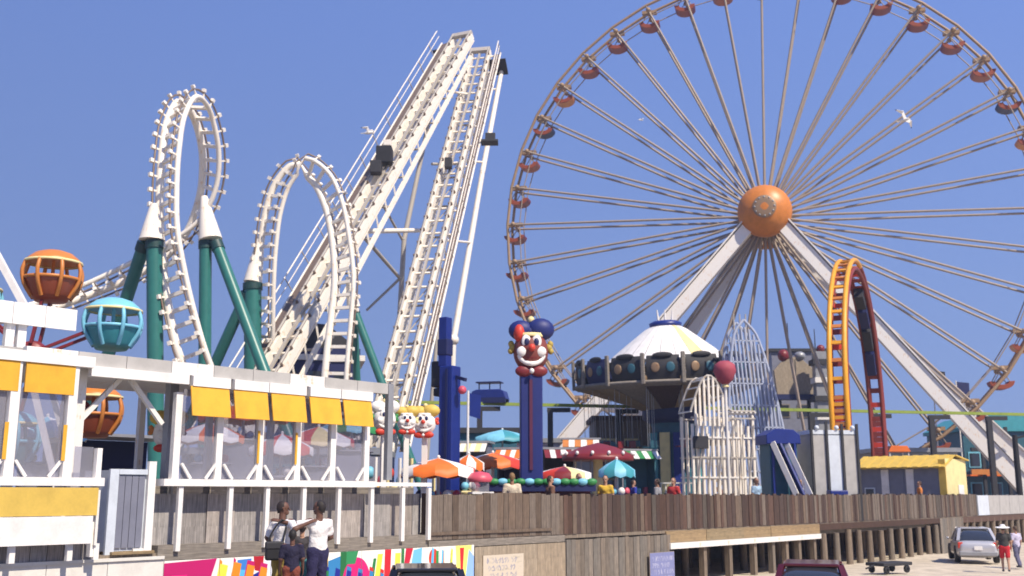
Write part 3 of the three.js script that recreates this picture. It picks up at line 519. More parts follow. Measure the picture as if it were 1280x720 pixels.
// ------------------------------------------------------------------ giant wheel
{
  const yaw = -0.247, cx = 21.47, D = 85.39, cy = 22.91 + EYE - DK, R = 22;
  const o = thing('giant_wheel', 'giant Ferris wheel with brown spokes and orange hub ball on white legs', 'Ferris wheel', V(cx, DK, -D), yaw);
  const c = V(0, cy, 0), z0 = 0.85, zh = 0.95, n = 40;
  const ang = (k) => (k * 9 + 7.2) * Math.PI / 180, pt = (k, r, z) => V(Math.cos(ang(k)) * r, cy + Math.sin(ang(k)) * r, z);
  for (const s of [1, -1]) {
    part('rim', Array.from({ length: n }, (_, k) => cyl(pt(k, R + 0.35, s * z0), pt(k + 1, R + 0.35, s * z0), 0.13, 0.13, 7)), M.rim, o);
    part('inner_rim', Array.from({ length: n }, (_, k) => cyl(pt(k, R - 0.75, s * z0), pt(k + 1, R - 0.75, s * z0), 0.05, 0.05, 5)), M.spoke, o);
    for (let k = 0; k < n; k++) part('spoke', cyl(pt(k, 1.5, s * zh), pt(k, R + 0.3, s * z0), 0.11, 0.095, 6), M.spoke, o);
    part('hub_flange', lathe([[0, -0.15], [1.6, -0.15], [1.6, 0.15], [0, 0.15]], 40).rotateX(Math.PI / 2).translate(0, cy, s * zh), M.ballDisc, o);
  }
  const barG = uvBox(box(0.14, 0.14, 2 * z0 + 0.1)), orn = [1, -1].map(s => uvBox(sphere(0.22, 0, 0, s * (z0 + 0.2), 1, 1, 1, 8)));
  const arc = []; for (let k = 0; k <= 14; k++) { const a = Math.PI * (1 + k / 14); arc.push([Math.cos(a) * 0.86, Math.sin(a) * 0.56]); } for (let k = 0; k <= 10; k++) { const a = Math.PI * (2 - k / 10); arc.push([Math.cos(a) * 0.5, Math.sin(a) * 0.26 - 0.02]); }
  const seatG = uvBox(extrude(arc, 1.25, 0.03).translate(0, -0.95, 0)), edgeG = uvBox(extrude(arc.map(p => [p[0] * 1.03, p[1] * 1.06]), 0.1, 0.02).translate(0, -0.95, 0.68));
  const hangG = [0.7, -0.7].map(z => uvBox(mergeGeometries([cyl(V(0, 0, z), V(-0.62, -1.05, z), 0.04, 0.04, 5), cyl(V(0, 0, z), V(0.62, -1.05, z), 0.04, 0.04, 5)].map(g => g.toNonIndexed()))));
  const signG = uvBox(box(1.3, 0.3, 0.5, 0, 0.18, 0));
  for (let k = 0; k < n; k++) {
    const g = new THREE.Group(); g.name = 'gondola'; g.position.copy(pt(k, R - 0.2, 0)); o.add(g);
    shared('crossbar', barG, M.rim, g); for (const b of orn) shared('bearing', b, M.rim, g); for (const b of hangG) shared('hanger', b, M.spoke, g); shared('seat', seatG, [M.maroon, M.gondEdge, M.maroon, M.navy, M.maroon, M.orangeP, M.maroon][(k * 5) % 7], g); shared('seat_edge', edgeG, M.gondEdge, g); shared('light_box', signG, M.rim, g);
  }
  part('axle', cyl(V(0, cy, -3.2), V(0, cy, 3.0), 0.7, 0.7, 20), M.steel, o);
  const hb = part('hub_ball', sphere(2.2, 0, cy, 2.6, 1, 1, 0.75, 40), M.ball, o);
  part('ball_disc', lathe([[0, 0], [0.95, 0], [0.95, 0.1], [0.6, 0.16], [0, 0.16]], 24).rotateX(Math.PI / 2).translate(0, cy, 2.6 + 2.2 * 0.75 * 0.89), M.ballDisc, o);
  part('ball_bolt_ring', Array.from({ length: 12 }, (_, k) => sphere(0.09, Math.cos(k * Math.PI / 6) * 0.78, cy + Math.sin(k * Math.PI / 6) * 0.78, 2.6 + 2.2 * 0.75 * 0.89 + 0.1, 1, 1, 1, 6)), M.steel, o);
  part('rear_ball', sphere(2.0, 0, cy, -2.8, 1, 1, 0.7, 24), M.ball, o);
  for (const s of [1, -1]) for (const x of [-1, 1]) {
    const zf = s * 4.6, xf = s > 0 ? (x < 0 ? -21.3 : 18.6) : (x < 0 ? -17.6 : 22.8); part('leg', barTaper(V(xf, -0.05, zf), V(x * 1.1, cy - 1.0, s * 2.5), 1.15, 1.0, 0.95, 0.9, V(0, 0, 1)), M.wheelLeg, o);
    part('leg_flange', bar(V(xf + x * 0.78, 0, zf), V(x * 1.1 + x * 0.62, cy - 0.75, s * 2.5), 0.1, 1.3, V(0, 0, 1)), M.wheelLeg, o);
    part('footing', box(3, 0.9, 3, xf, 0.45, zf), M.concrete, o);
  }
  for (const x of [-1, 1]) part('leg_tie', cyl(V(x < 0 ? -14.2 : 12.6, cy * 0.34, 3.8), V(x < 0 ? -11.8 : 15.2, cy * 0.34, -3.8), 0.3, 0.3, 10), M.wheelLeg, o);
  part('platform', box(16, 0.9, 7, 0, 0.45, 0), M.steel, o);
  for (let k = 0; k < 9; k++) part('platform_rail_post', box(0.1, 1.1, 0.1, -7.8 + k * 1.95, 1.45, 3.4), M.white2, o);
}

// ------------------------------------------------------------------ clown ride towers and clown heads
function clownHead(name, parent, H, opt = {}) {      // a round clown head of height H, facing +z, standing on y=0
  const g = new THREE.Group(); g.name = name; parent.add(g); const r = H * 0.32;
  const skin = opt.skin || mat([0.55, 0.33, 0.24], { roughness: 0.5 });
  part('face', sphere(r, 0, r * 1.05, 0, 1, 1.08, 0.9, 22), skin, g);
  for (const s of [-1, 1]) {
    part('cheek', sphere(r * 0.34, s * r * 0.5, r * 0.98, r * 0.68, 1, 0.8, 0.55, 12), M.white, g);
    part('eye', sphere(r * 0.3, s * r * 0.3, r * 1.5, r * 0.72, 0.9, 1.15, 0.35, 12), M.white, g);
    part('pupil', sphere(r * 0.15, s * r * 0.27, r * 1.46, r * 0.82, 1, 1.3, 0.5, 10), M.navy, g);
    part('hair_tuft', [sphere(r * 0.22, s * r * 1.02, r * 1.25, 0, 1, 1, 1, 10), sphere(r * 0.17, s * r * 1.12, r * 1.45, 0, 1, 1, 1, 10), sphere(r * 0.17, s * r * 1.14, r * 1.08, 0, 1, 1, 1, 10)], opt.hair || M.cream, g);
  }
  part('nose', sphere(r * 0.2, 0, r * 1.14, r * 0.98, 1, 1, 1, 12), M.red, g);
  const mouth = []; for (let k = 0; k <= 10; k++) { const a = Math.PI * (1.08 + 0.84 * k / 10); mouth.push(V(Math.cos(a) * r * 0.72, r * 0.98 + Math.sin(a) * r * 0.62, r * 0.72 - Math.abs(Math.cos(a)) * r * 0.18)); }
  part('mouth_paint', tubeAlong(mouth, r * 0.13, 8), M.white, g);
  part('mouth', sphere(r * 0.42, 0, r * 0.72, r * 0.66, 1.1, 0.5, 0.45, 12), M.maroon, g);
  part('bow_tie', [sphere(r * 0.42, -r * 0.42, 0, r * 0.5, 1.2, 0.7, 0.5, 10), sphere(r * 0.42, r * 0.42, 0, r * 0.5, 1.2, 0.7, 0.5, 10)], opt.tie || M.maroon, g);
  part('collar_button', sphere(r * 0.14, 0, r * -0.02, r * 0.85, 1, 1, 1, 8), M.white, g);
  const hatC = opt.hat || M.blue;
  part('hat', [sphere(r * 0.66, -r * 0.55, r * 2.15, 0, 1.1, 0.8, 0.8, 14), sphere(r * 0.74, r * 0.55, r * 2.2, 0, 1.1, 0.8, 0.8, 14), sphere(r * 0.55, 0, r * 2.05, 0, 1, 0.7, 0.8, 12)], hatC, g);
  part('hat_band', lathe([[r * 0.72, 0], [r * 0.8, r * 0.04], [r * 0.76, r * 0.2], [r * 0.6, r * 0.2]], 18, 0, r * 1.76, 0), opt.band || M.cream, g);
  part('hat_pompom', sphere(r * 0.2, r * 0.02, r * 2.7, 0, 1, 1, 1, 10), M.cream, g);
  return g;
}
{ // clown tower
  const D = 33, b = at(664, 600, D), top = at(664, 466, D), o = thing('clown_tower', 'tall blue post ride topped with a clown head in blue hat', 'ride tower', V(b.x, DK, b.z), 0.05);
  const h = top.y - DK, y0 = at(664, 598, D).y - DK;
  part('column', box(0.7, h, 0.6, 0, h / 2, 0, 0.05), M.navyHat, o); part('front_rail', box(0.1, h - y0 - 0.5, 0.05, -0.02, y0 + (h - y0) / 2, 0.33), M.columnRail, o);
  const g = clownHead('clown_head', o, 1.95, { skin: mat([0.20, 0.045, 0.035], { map: T.rust, roughness: 0.6 }), hat: M.navyHat, hair: M.ochre }); g.scale.set(0.9, 1, 0.9); g.position.set(0, h + 0.02, 0.0); part('hat_flash', sphere(0.3, -0.42, 1.22, 0.2, 0.7, 1, 0.8, 10), M.red, g);
  // ride platform with scalloped dark apron and green lamps
  const w = 3.2; part('platform', box(w, 0.3, 2.6, 0.25, y0 - 0.25, 0.1), M.navy, o); part('platform_base', box(w - 0.3, y0 - 0.4, 2.2, 0.25, (y0 - 0.4) / 2, 0.1), M.maroon, o);
  for (let k = 0; k < 12; k++) part('lamp_dome', sphere(0.15, 0.25 - w / 2 + 0.14 + k * w / 12, y0 - 0.12, 1.4, 1.1, 0.7, 0.6, 10), k % 3 === 1 ? M.sky : M.leaf, o);
}
{ // plain blue drop tower
  const D = 31.5, b = at(561, 600, D), o = thing('blue_ride_tower', 'plain blue drop ride tower beside the orange and white umbrella', 'ride tower', V(b.x, DK, b.z), -0.5);
  const h = at(561, 458, D).y - DK, h2 = at(550, 396, D).y - DK;
  part('column', box(0.48, h, 0.5, 0, h / 2, 0, 0.04), M.blue, o); part('mast', box(0.3, h2 - h, 0.32, -0.22, h + (h2 - h) / 2, -0.05, 0.03), M.blue, o);
  part('mast_sleeve', box(0.36, 0.5, 0.36, -0.22, h + 0.6, -0.05, 0.03), M.navy, o);
  part('carriage', [box(0.5, 0.8, 0.4, -0.45, h - 0.2, -0.2, 0.05), box(0.3, 0.25, 0.3, -0.5, h - 0.75, -0.2, 0.05)], M.dark, o);
  part('catch_arm', bar(V(0.1, h - 0.3, 0), V(0.62, h - 0.45, 0.1), 0.1, 0.1), M.navy, o); part('lamp', sphere(0.13, 0.5, h - 0.75, 0.1, 1, 1, 1, 10), M.pink, o);
  part('rail', box(0.07, h - 0.6, 0.05, 0.05, h / 2 + 0.2, 0.28), M.navy, o);
}
{ // clown heads on posts at the end of the pavilion
  const spots = [[480, 541, 27.5, 0.95, M.leaf, 0.4, 'white clown head with green hair behind the end post of the pavilion'], [508, 541, 28.3, 0.8, M.cream, 0.2, 'small clown head with pale yellow hair between two other clown heads'], [531, 545, 28.9, 0.95, M.red, -0.1, 'clown head with yellow hat and red hair beside the blue drop tower'], [208, 562, 22.5, 0.95, M.orangeP, 0.4, 'clown head with orange hair seen through the pavilion gateway']];
  for (const [px, py, D, H, hair, yw, lab] of spots) {
    const p = at(px, py, D), o = thing('clown_head_post', lab, 'clown head', V(p.x, DK, p.z), yw, 'clown heads near the pavilion'), h = p.y - DK;
    part('post', box(0.14, h, 0.14, 0, h / 2, 0), M.white2, o); part('post_base', box(0.4, 0.12, 0.4, 0, 0.06, 0), M.dark, o);
    const g = clownHead('clown_head', o, H, { skin: M.white, hair, hat: hair === M.leaf ? M.white : M.yellow2, tie: M.red, band: M.white }); g.position.y = h + 0.02;
  }
}
{ // low stall the clown heads stand in front of
  const p = pier(FS(472, 590, 4.0).s, DK, 4.0), w = FS(548, 590, 4.0).s - FS(472, 590, 4.0).s, o = thing('prize_stall', 'dark prize stall with cream counter posts behind the clown heads', 'stall', p, PHI);
  part('counter', span(0, w, 0, 1.0, 0, -0.5), M.tealDark, o); part('back_wall', span(0, w, 0, 2.3, -2, -2.1), M.doorBlue, o);
  for (let k = 0; k < 6; k++) part('post', span(w * k / 5.2, w * k / 5.2 + 0.08, 1.0, 2.2, -0.1, -0.18), k % 2 ? M.cream : M.white2, o);
  for (let k = 0; k < 9; k++) part('prize', sphere(0.17, 0.3 + k * w / 9.4, 1.3 + (k % 3) * 0.24, -1.3, 1, 1.15, 1, 10), [M.red, M.cream, M.sky, M.yellow, M.pink][k % 5], o);
}

// ------------------------------------------------------------------ umbrellas over small stalls
function umbrella(label, px, pyEdge, D, r, rise, cols, turn, counter) {
  const e = at(px, pyEdge, D), o = thing('striped_umbrella_stall', label, 'umbrella stall', V(e.x, DK, e.z), turn, 'umbrella stalls behind the fence'), h = e.y - DK, n = 10;
  part('pole', cyl(V(0, 0, 0), V(0, h + rise, 0), 0.05, 0.05, 8), M.white, o);
  for (let k = 0; k < n; k++) {
    const a = k / n * 6.2832, b = (k + 1) / n * 6.2832, m = (a + b) / 2;
    const P = [V(0, h + rise, 0), V(Math.cos(a) * r * 0.55, h + rise * 0.55, Math.sin(a) * r * 0.55), V(Math.cos(b) * r * 0.55, h + rise * 0.55, Math.sin(b) * r * 0.55), V(Math.cos(a) * r, h, Math.sin(a) * r), V(Math.cos(b) * r, h, Math.sin(b) * r), V(Math.cos(m) * r * 0.97, h + 0.02, Math.sin(m) * r * 0.97), V(Math.cos(a) * r, h - 0.2, Math.sin(a) * r), V(Math.cos(b) * r, h - 0.2, Math.sin(b) * r), V(Math.cos(m) * r, h - 0.27, Math.sin(m) * r)];
    const g = new THREE.BufferGeometry(); g.setAttribute('position', new THREE.Float32BufferAttribute(P.flatMap(p => p.toArray()), 3)); g.setIndex([0, 2, 1, 1, 2, 5, 1, 5, 3, 2, 4, 5, 3, 5, 8, 3, 8, 6, 5, 4, 7, 5, 7, 8]); g.computeVertexNormals();
    part('canopy_panel', g, cols[k % cols.length], o);
  }
  part('finial', sphere(0.05, 0, h + rise + 0.03, 0, 1, 1, 1, 8), M.white, o);
  part('counter', lathe([[r * 0.62, 0], [r * 0.62, h - 0.95], [r * 0.7, h - 0.93], [r * 0.7, h - 0.86], [0, h - 0.86]], 10), counter, o);
  for (let k = 0; k < 7; k++) { const a = k * 0.9 + 0.4; part('goods', sphere(0.13, Math.cos(a) * r * 0.5, h - 0.72, Math.sin(a) * r * 0.5, 1, 1.1, 1, 8), [M.pink, M.white, M.sky, M.navy, M.cream][k % 5], o); }
}
umbrella('orange and white striped umbrella stall in front of the plain blue tower', 548, 586, 29.5, 1.05, 0.3, [M.red, M.white, M.orange, M.orange, M.white], 0.3, M.navy);
umbrella('broad orange umbrella stall with white panels between the two blue towers', 616, 577, 36, 1.1, 0.3, [M.orange, M.white, M.red, M.orange], 0.9, M.tealDark);
umbrella('small orange and white umbrella stall beside the foot of the plain blue tower', 586, 579, 33.5, 0.5, 0.28, [M.white, M.orange], 0.2, M.cream);
umbrella('red and white umbrella stall beside the clown tower and wheel leg', 706, 591, 36, 0.9, 0.22, [M.red, M.white, M.cream, M.maroon], 0.5, M.maroon);
umbrella('turquoise umbrella stall with orange goods in front of the swing ride', 771, 588, 37, 0.65, 0.4, [M.sky, M.teal], 0.1, M.blue);
umbrella('turquoise umbrella stall beyond the orange umbrella', 628, 547, 52, 1.4, 0.4, [M.sky, M.sky, M.teal], 0.4, M.tealDark);
for (const [px, py, D, r, cols, lab] of [[262, 545, 34, 1.1, [M.orange, M.white], 'orange and white umbrella stall seen through the first pavilion window'], [305, 520, 38, 1.6, [M.red, M.orange], 'large red orange umbrella stall seen through the second pavilion window'], [352, 560, 33, 1.0, [M.white, M.red], 'white and red umbrella stall seen through the third pavilion window'], [398, 550, 35, 1.2, [M.red, M.white, M.cream], 'red white and cream umbrella stall seen through the fourth pavilion window'], [440, 535, 40, 1.2, [M.sky, M.leaf], 'sky blue and green umbrella stall seen through the last pavilion window'], [58, 540, 30, 1.1, [M.sky, M.white], 'sky blue and white umbrella stall seen through the near pavilion window']]) umbrella(lab, px, py, D, r, 0.45, cols, 0.3, M.doorBlue);
hall('arcade_hall', 'grey blue hall behind the pavilion windows', 225, 470, 560, 46, [M.doorBlue, M.steel, M.doorPale, M.tealDark]);
{ // small covered roundabout left of the swing carousel
  const p = at(748, 612, 47), o = thing('kiddie_roundabout', 'small dark red children roundabout with white bulbs beside the turquoise umbrella', 'ride', V(p.x, DK, p.z)), h = at(748, 566, 47).y - DK;
  part('base', lathe([[0, 0], [1.5, 0], [1.5, 0.4], [0, 0.4]], 24), M.navy, o); part('column', cyl(V(0, 0.4, 0), V(0, h, 0), 0.25, 0.2, 10), M.cream, o); part('canopy', lathe([[0, h + 0.45], [0.8, h + 0.25], [1.6, h - 0.1], [1.6, h - 0.35], [1.5, h - 0.35], [0, h - 0.2]], 24), M.maroon, o);
  for (let k = 0; k < 14; k++) { const a = k / 14 * 6.2832; part('bulb', sphere(0.075, Math.cos(a) * 1.6, h - 0.05, Math.sin(a) * 1.6, 1, 1.2, 1, 8), M.white, o); }
  for (let k = 0; k < 6; k++) { const a = k / 6 * 6.2832 + 0.3, x = Math.cos(a) * 1.1, z = Math.sin(a) * 1.1; part('pole', cyl(V(x, 0.4, z), V(x, h - 0.3, z), 0.035, 0.035, 6), M.steel, o); part('seat', lathe([[0, 0], [0.32, 0.02], [0.38, 0.3], [0.3, 0.32], [0, 0.18]], 12, x, 0.75, z), [M.red, M.sky, M.yellow][k % 3], o); }
}
// a row of small booths and a white queue railing fill the deck between the rides
for (const [px, py, D, w, wall, awn, lab] of [[590, 552, 49, 1.5, M.doorBlue, M.cream, 'grey blue booth with cream awning behind the plain blue tower'], [640, 560, 47, 1.4, M.dark, M.orange, 'dark booth with orange awning left of the clown tower post'], [700, 560, 50, 1.6, M.fenceGrey[0], M.maroon, 'weathered booth with dark red awning right of the clown tower post'], [800, 562, 55, 1.8, M.tealDark, M.leaf, 'teal booth with green awning left of the swing carousel column'], [726, 548, 58, 2.0, M.steel, M.orangeP, 'grey booth with rust orange awning behind the roundabout']]) {
  const p = at(px, py, D), h = p.y - DK, o = thing('snack_booth', lab, 'booth', V(p.x, DK, p.z), rr(-0.3, 0.4), 'snack booths between the rides');
  part('back_wall', box(w, h - 0.1, 0.08, 0, (h - 0.1) / 2, -1.2), wall, o); for (const s of [-1, 1]) part('side_wall', box(0.08, h - 0.1, 1.1, s * (w / 2 - 0.05), (h - 0.1) / 2, -0.6), wall, o);
  part('counter', box(w - 0.1, 1.1, 0.4, 0, 0.55, -0.1), wall, o); part('roof', box(w + 0.2, 0.1, 1.5, 0, h - 0.02, -0.6), M.steel, o);
  for (let k = 0; k < 6; k++) part('awning_strip', bar(V(-w / 2 + w * (k + 0.5) / 6, h - 0.08, 0.1), V(-w / 2 + w * (k + 0.5) / 6, h - 0.5, 0.75), w / 6 - 0.01, 0.03), k % 2 ? M.white2 : awn, o);
  for (let k = 0; k < 4; k++) part('shelf_item', box(0.2, 0.3 + 0.1 * (k % 2), 0.2, -w / 3 + k * w / 4.5, 1.3, -0.9), [M.red, M.cream, M.sky, M.pink][(k + px) % 4], o);
}
{ const a = at(786, 618, 57), b = at(868, 618, 56), o = thing('queue_railing', 'white queue railing in front of the swing carousel', 'railing', V(a.x, DK, a.z)), d = b.clone().sub(a).setY(0); for (let k = 0; k <= 14; k++) part('picket', box(0.06, 1.75, 0.06, d.x * k / 14, 0.875, d.z * k / 14), M.white2, o); for (const y of [0.9, 1.72]) part('rail', bar(V(0, y, 0.06), V(d.x, y, d.z + 0.06), 0.06, 0.08), M.white2, o); }
{ // cream kiosk right of the first umbrella
  const p = at(600, 612, 29), o = thing('popcorn_cart', 'cream cart with pink top and white tray between the umbrellas', 'cart', V(p.x, DK, p.z), 0.3);
  part('body', box(0.42, 1.2, 0.4, 0, 0.6, 0, 0.03), M.cream, o); part('top', lathe([[0, 0.3], [0.25, 0.24], [0.36, 0.1], [0.3, 0]], 12, 0, 1.46, 0), M.pink, o); part('glass_case', box(0.4, 0.26, 0.38, 0, 1.33, 0), M.vinyl, o); part('tray', box(0.6, 0.06, 0.5, 0, 1.17, 0.08), M.white, o);
  for (const s of [-1, 1]) part('wheel', lathe([[0, -0.03], [0.2, -0.03], [0.2, 0.03], [0, 0.03]], 14).rotateZ(Math.PI / 2).translate(s * 0.26, 0.2, 0), M.dark, o);
}

// ------------------------------------------------------------------ swing carousel
{
  const D = 64, p = at(845, 618, D), o = thing('swing_carousel', 'swing carousel with white and yellow canopy and dark ornate crown', 'ride', V(p.x, DK, p.z));
  const y = (py) => at(830, py, D).y - DK, pm = 1 / 20.7, R = 4.75;
  part('base', lathe([[0, 0], [3.4, 0], [3.4, 0.5], [3.1, 0.6], [0, 0.6]], 32), M.tealDark, o);
  part('column', lathe([[1.55, 0.6], [1.5, 2.2], [1.35, y(535)], [1.45, y(530)]], 16), M.tealDark, o);
  for (let k = 0; k < 12; k++) { const a = k / 12 * 6.2832; part('column_panel', box(0.62, y(540) - 0.9, 0.08, 0, 0, 0).translate(0, 0.8 + (y(540) - 0.9) / 2, 1.56).rotateY(a), [M.blue, M.tealDark, M.teal, M.cream][k % 4], o); }
  part('column_head', lathe([[1.45, y(530)], [1.95, y(524)], [1.9, y(503)], [1.2, y(500)]], 20), M.navy, o);
  const crown = new THREE.Group(); crown.name = 'crown'; crown.position.set(-0.25, y(488), 0); crown.scale.set(1.2, 1, 1.2); crown.rotation.z = 0.03; crown.rotation.x = 0.05; o.add(crown);
  const Y = (py) => y(py) - y(488);
  // tapering painted underside in panels
  for (let k = 0; k < 16; k++) { const g = new THREE.LatheGeometry([[1.3, Y(514)], [2.2, Y(505)], [3.2, Y(497)], [4.5, Y(486)]].map(q => new THREE.Vector2(...q)), 2, k / 16 * 6.2832, 6.2832 / 16 - 0.012); part('underside_panel', g, [M.beamWood[0], M.beamWood[1], M.greyWood, M.fenceBrown[2]][k % 4], crown); }
  part('lower_ring', lathe([[4.45, Y(487)], [4.85, Y(484)], [4.85, Y(480)], [4.5, Y(480)]], 32), M.greyWood, crown);
  for (let k = 0; k < 16; k++) {
    const a = k / 16 * 6.2832, g = new THREE.LatheGeometry([[4.62, Y(480)], [4.78, Y(470)], [4.78, Y(462)], [4.66, Y(452)], [4.55, Y(452)]].map(q => new THREE.Vector2(...q)), 3, a + 0.03, 6.2832 / 16 - 0.06);
    part('crown_panel', g, [M.dark, M.navy, M.dark, M.dark][k % 4], crown);
    const f = box(0.2, Y(449) - Y(485), 0.16, 0, (Y(449) + Y(485)) / 2, 4.86, 0.05).rotateY(a); part('crown_pilaster', f, M.greyWood, crown);
    for (const d of [-1, 1]) part('crown_mirror', sphere(0.26, 0, 0, 0, 0.8, 1.1, 0.16, 12).translate(0, Y(466), 4.8).rotateY(a + Math.PI / 16 + d * 0.075), d > 0 ? M.tealDark : M.ballDisc, crown);
    part('crown_scallop', sphere(0.42, 0, 0, 0, 1.15, 0.4, 0.2, 10).translate(0, Y(452), 4.72).rotateY(a + Math.PI / 16), M.dark, crown);
  }
  // canopy in gores
  const dome = [[0.7, Y(408)], [1.1, Y(413)], [1.7, Y(424)], [2.4, Y(437)], [3.0, Y(449)], [3.25, Y(453)]];
  for (let k = 0; k < 24; k++) { const g = new THREE.LatheGeometry(dome.map(q => new THREE.Vector2(...q)), 2, k / 24 * 6.2832, 6.2832 / 24 - 0.008); part('canopy_gore', g, k === 1 || k === 13 ? M.cream : M.white, crown); }
  part('crown_roof', lathe([[2.9, Y(453)], [4.5, Y(457)]], 32), M.dark, crown);
  part('cap', lathe([[0, Y(401)], [0.6, Y(402)], [0.85, Y(405)], [0.8, Y(410)], [0, Y(410)]], 20), M.blue, crown);
  for (let k = 0; k < 3; k++) part('finial', cyl(V(-0.35 + k * 0.35, Y(402), 0), V(-0.4 + k * 0.4, Y(388), 0), 0.07, 0.03, 6), M.white2, crown);
  const chG = uvBox(mergeGeometries([cyl(V(-0.18, 0, 0), V(-0.18, -3.4, 0.05), 0.015, 0.015, 4), cyl(V(0.18, 0, 0), V(0.18, -3.4, 0.05), 0.015, 0.015, 4)].map(g => g.toNonIndexed()))), stG = uvBox(mergeGeometries([box(0.45, 0.06, 0.4, 0, -3.42, 0.1), box(0.45, 0.4, 0.06, 0, -3.25, -0.1)].map(g => g.toNonIndexed())));
  for (let k = 0; k < 16; k++) for (const r of [3.3, 4.2]) { const sG = new THREE.Group(); sG.name = 'swing'; sG.position.set(Math.cos(k * 0.3927) * r, Y(487), Math.sin(k * 0.3927) * r); sG.rotation.y = -k * 0.3927; crown.add(sG); shared('chain', chG, M.steel, sG); shared('seat', stG, k % 2 ? M.tealDark : M.maroon, sG); }
}

// ------------------------------------------------------------------ white trestle coaster, lattice arch, red balloon, blue tent
{
  const D = 52, a = at(868, 612, D), o = thing('trestle_coaster', 'white lattice trestle of a small coaster in front of the swing carousel', 'coaster', V(a.x, DK, a.z), 0.25);
  const W = 84 / 25.5, h = at(900, 517, D).y - DK, hl = at(880, 470, D).y - DK;
  for (let r = 0; r < 2; r++) for (let k = 0; k <= 12; k++) { const x = W * k / 12, z = -r * 1.3, hh = h * (0.9 + 0.1 * Math.sin(k * 1.7 + r)); part('upright', box(0.11, hh, 0.11, x, hh / 2, z), M.coaster, o); }
  for (let k = 1; k <= 5; k++) for (const z of [0.08, -1.38]) part('ledger', box(W + 0.2, 0.08, 0.05, W / 2, h * k / 5.2, z), k % 2 ? M.coasterGrey : M.white2, o);
  for (let k = 0; k < 6; k++) part('cross_brace', bar(V(W * k / 6, 0.3, 0.13), V(W * (k + 1) / 6, h * 0.9, 0.13), 0.05, 0.04), M.coasterGrey, o);
  const cur = []; for (let k = 0; k <= 14; k++) { const t = k / 14; cur.push(V(-0.1 + t * (W + 0.2), h + 0.15 + Math.max(0, Math.sin(Math.min(1, t * 1.7) * Math.PI)) * (hl - h) * 0.95, -0.1)); }
  for (const z of [0.1, -1.3]) part('track_rail', tubeAlong(cur.map(p => V(p.x, p.y, z)), 0.06, 6), M.coasterGrey, o);
  for (let k = 0; k <= 14; k++) { part('track_tie', bar(V(cur[k].x, cur[k].y - 0.05, 0.15), V(cur[k].x, cur[k].y - 0.05, -1.35), 0.1, 0.06), M.white2, o); if (cur[k].y > h + 0.4) part('upright', box(0.1, cur[k].y - h * 0.9, 0.1, cur[k].x, (cur[k].y + h * 0.9) / 2 - 0.1, 0.1), M.coaster, o); }
  part('gate_box', box(0.7, 0.6, 0.4, W * 0.1, h * 0.72, 0.15), M.dark, o);
}
{
  const D = 57, a = at(950, 612, D), o = thing('lattice_arch', 'tall pale blue white lattice arch tower beside the trestle coaster', 'ride', V(a.x, DK, a.z), 0.2), m = 1 / 23.2;
  const top = at(940, 402, D).y - DK, half = 42 * m; const prof = (t) => { const s = 1 - t; return V(half * Math.sqrt(1 - Math.pow(t, 1.6)) , top * t, 0); };
  const blueW = mat([0.40, 0.45, 0.58], { map: T.grime, roughness: 0.5 });
  for (const z of [0.5, -0.5]) for (const s of [-1, 1]) part('arch_chord', tubeAlong(Array.from({ length: 16 }, (_, k) => { const p = prof(k / 15); return V(s * p.x + 0.1 - (k / 15) * 0.85, p.y, z); }), 0.08, 6), blueW, o);
  for (let k = -7; k <= 7; k++) { const x = k * half / 8; const tt = Math.pow(1 - Math.pow(Math.abs(x) / half, 2), 1 / 1.6); for (const z of [0.5, -0.5]) part('lattice_bar', bar(V(x + 0.1, 0, z), V(x + 0.1 - 0.85 * tt * 0.96, top * tt * 0.96, z), z > 0 ? 0.17 : 0.12, 0.08), blueW, o); }
  for (let k = 1; k < 9; k++) { const p = prof(k / 9); part('ledger', [box(2 * p.x, 0.07, 0.05, 0.1 - 0.85 * k / 9, p.y, 0.56), box(2 * p.x, 0.07, 0.05, 0.1 - 0.85 * k / 9, p.y, -0.56)], blueW, o); }
  for (let k = 0; k < 3; k++) part('mast', cyl(V(-1.1 + k * 0.35, top * 0.9, 0), V(-1.1 + k * 0.35, top + 0.4, 0), 0.05, 0.04, 6), M.coasterGrey, o);
}
{
  const D = 50, p = at(906, 466, D), o = thing('red_balloon_sign', 'pinkish red balloon shaped ball on a pole beside the swing carousel', 'sign', V(p.x, DK, p.z)), h = p.y - DK;
  part('ball', lathe([[0, -0.6], [0.15, -0.56], [0.38, -0.35], [0.55, 0.08], [0.48, 0.4], [0.24, 0.56], [0, 0.6]], 20, 0, h, 0), mat([0.36, 0.06, 0.09], { map: T.grime, roughness: 0.7 }), o); part('pole', cyl(V(0, 0, 0), V(0, h - 0.55, 0), 0.07, 0.07, 8), M.white2, o); part('neck', cyl(V(0, h - 0.68, 0), V(0, h - 0.56, 0), 0.2, 0.14, 10), M.cream, o);
}
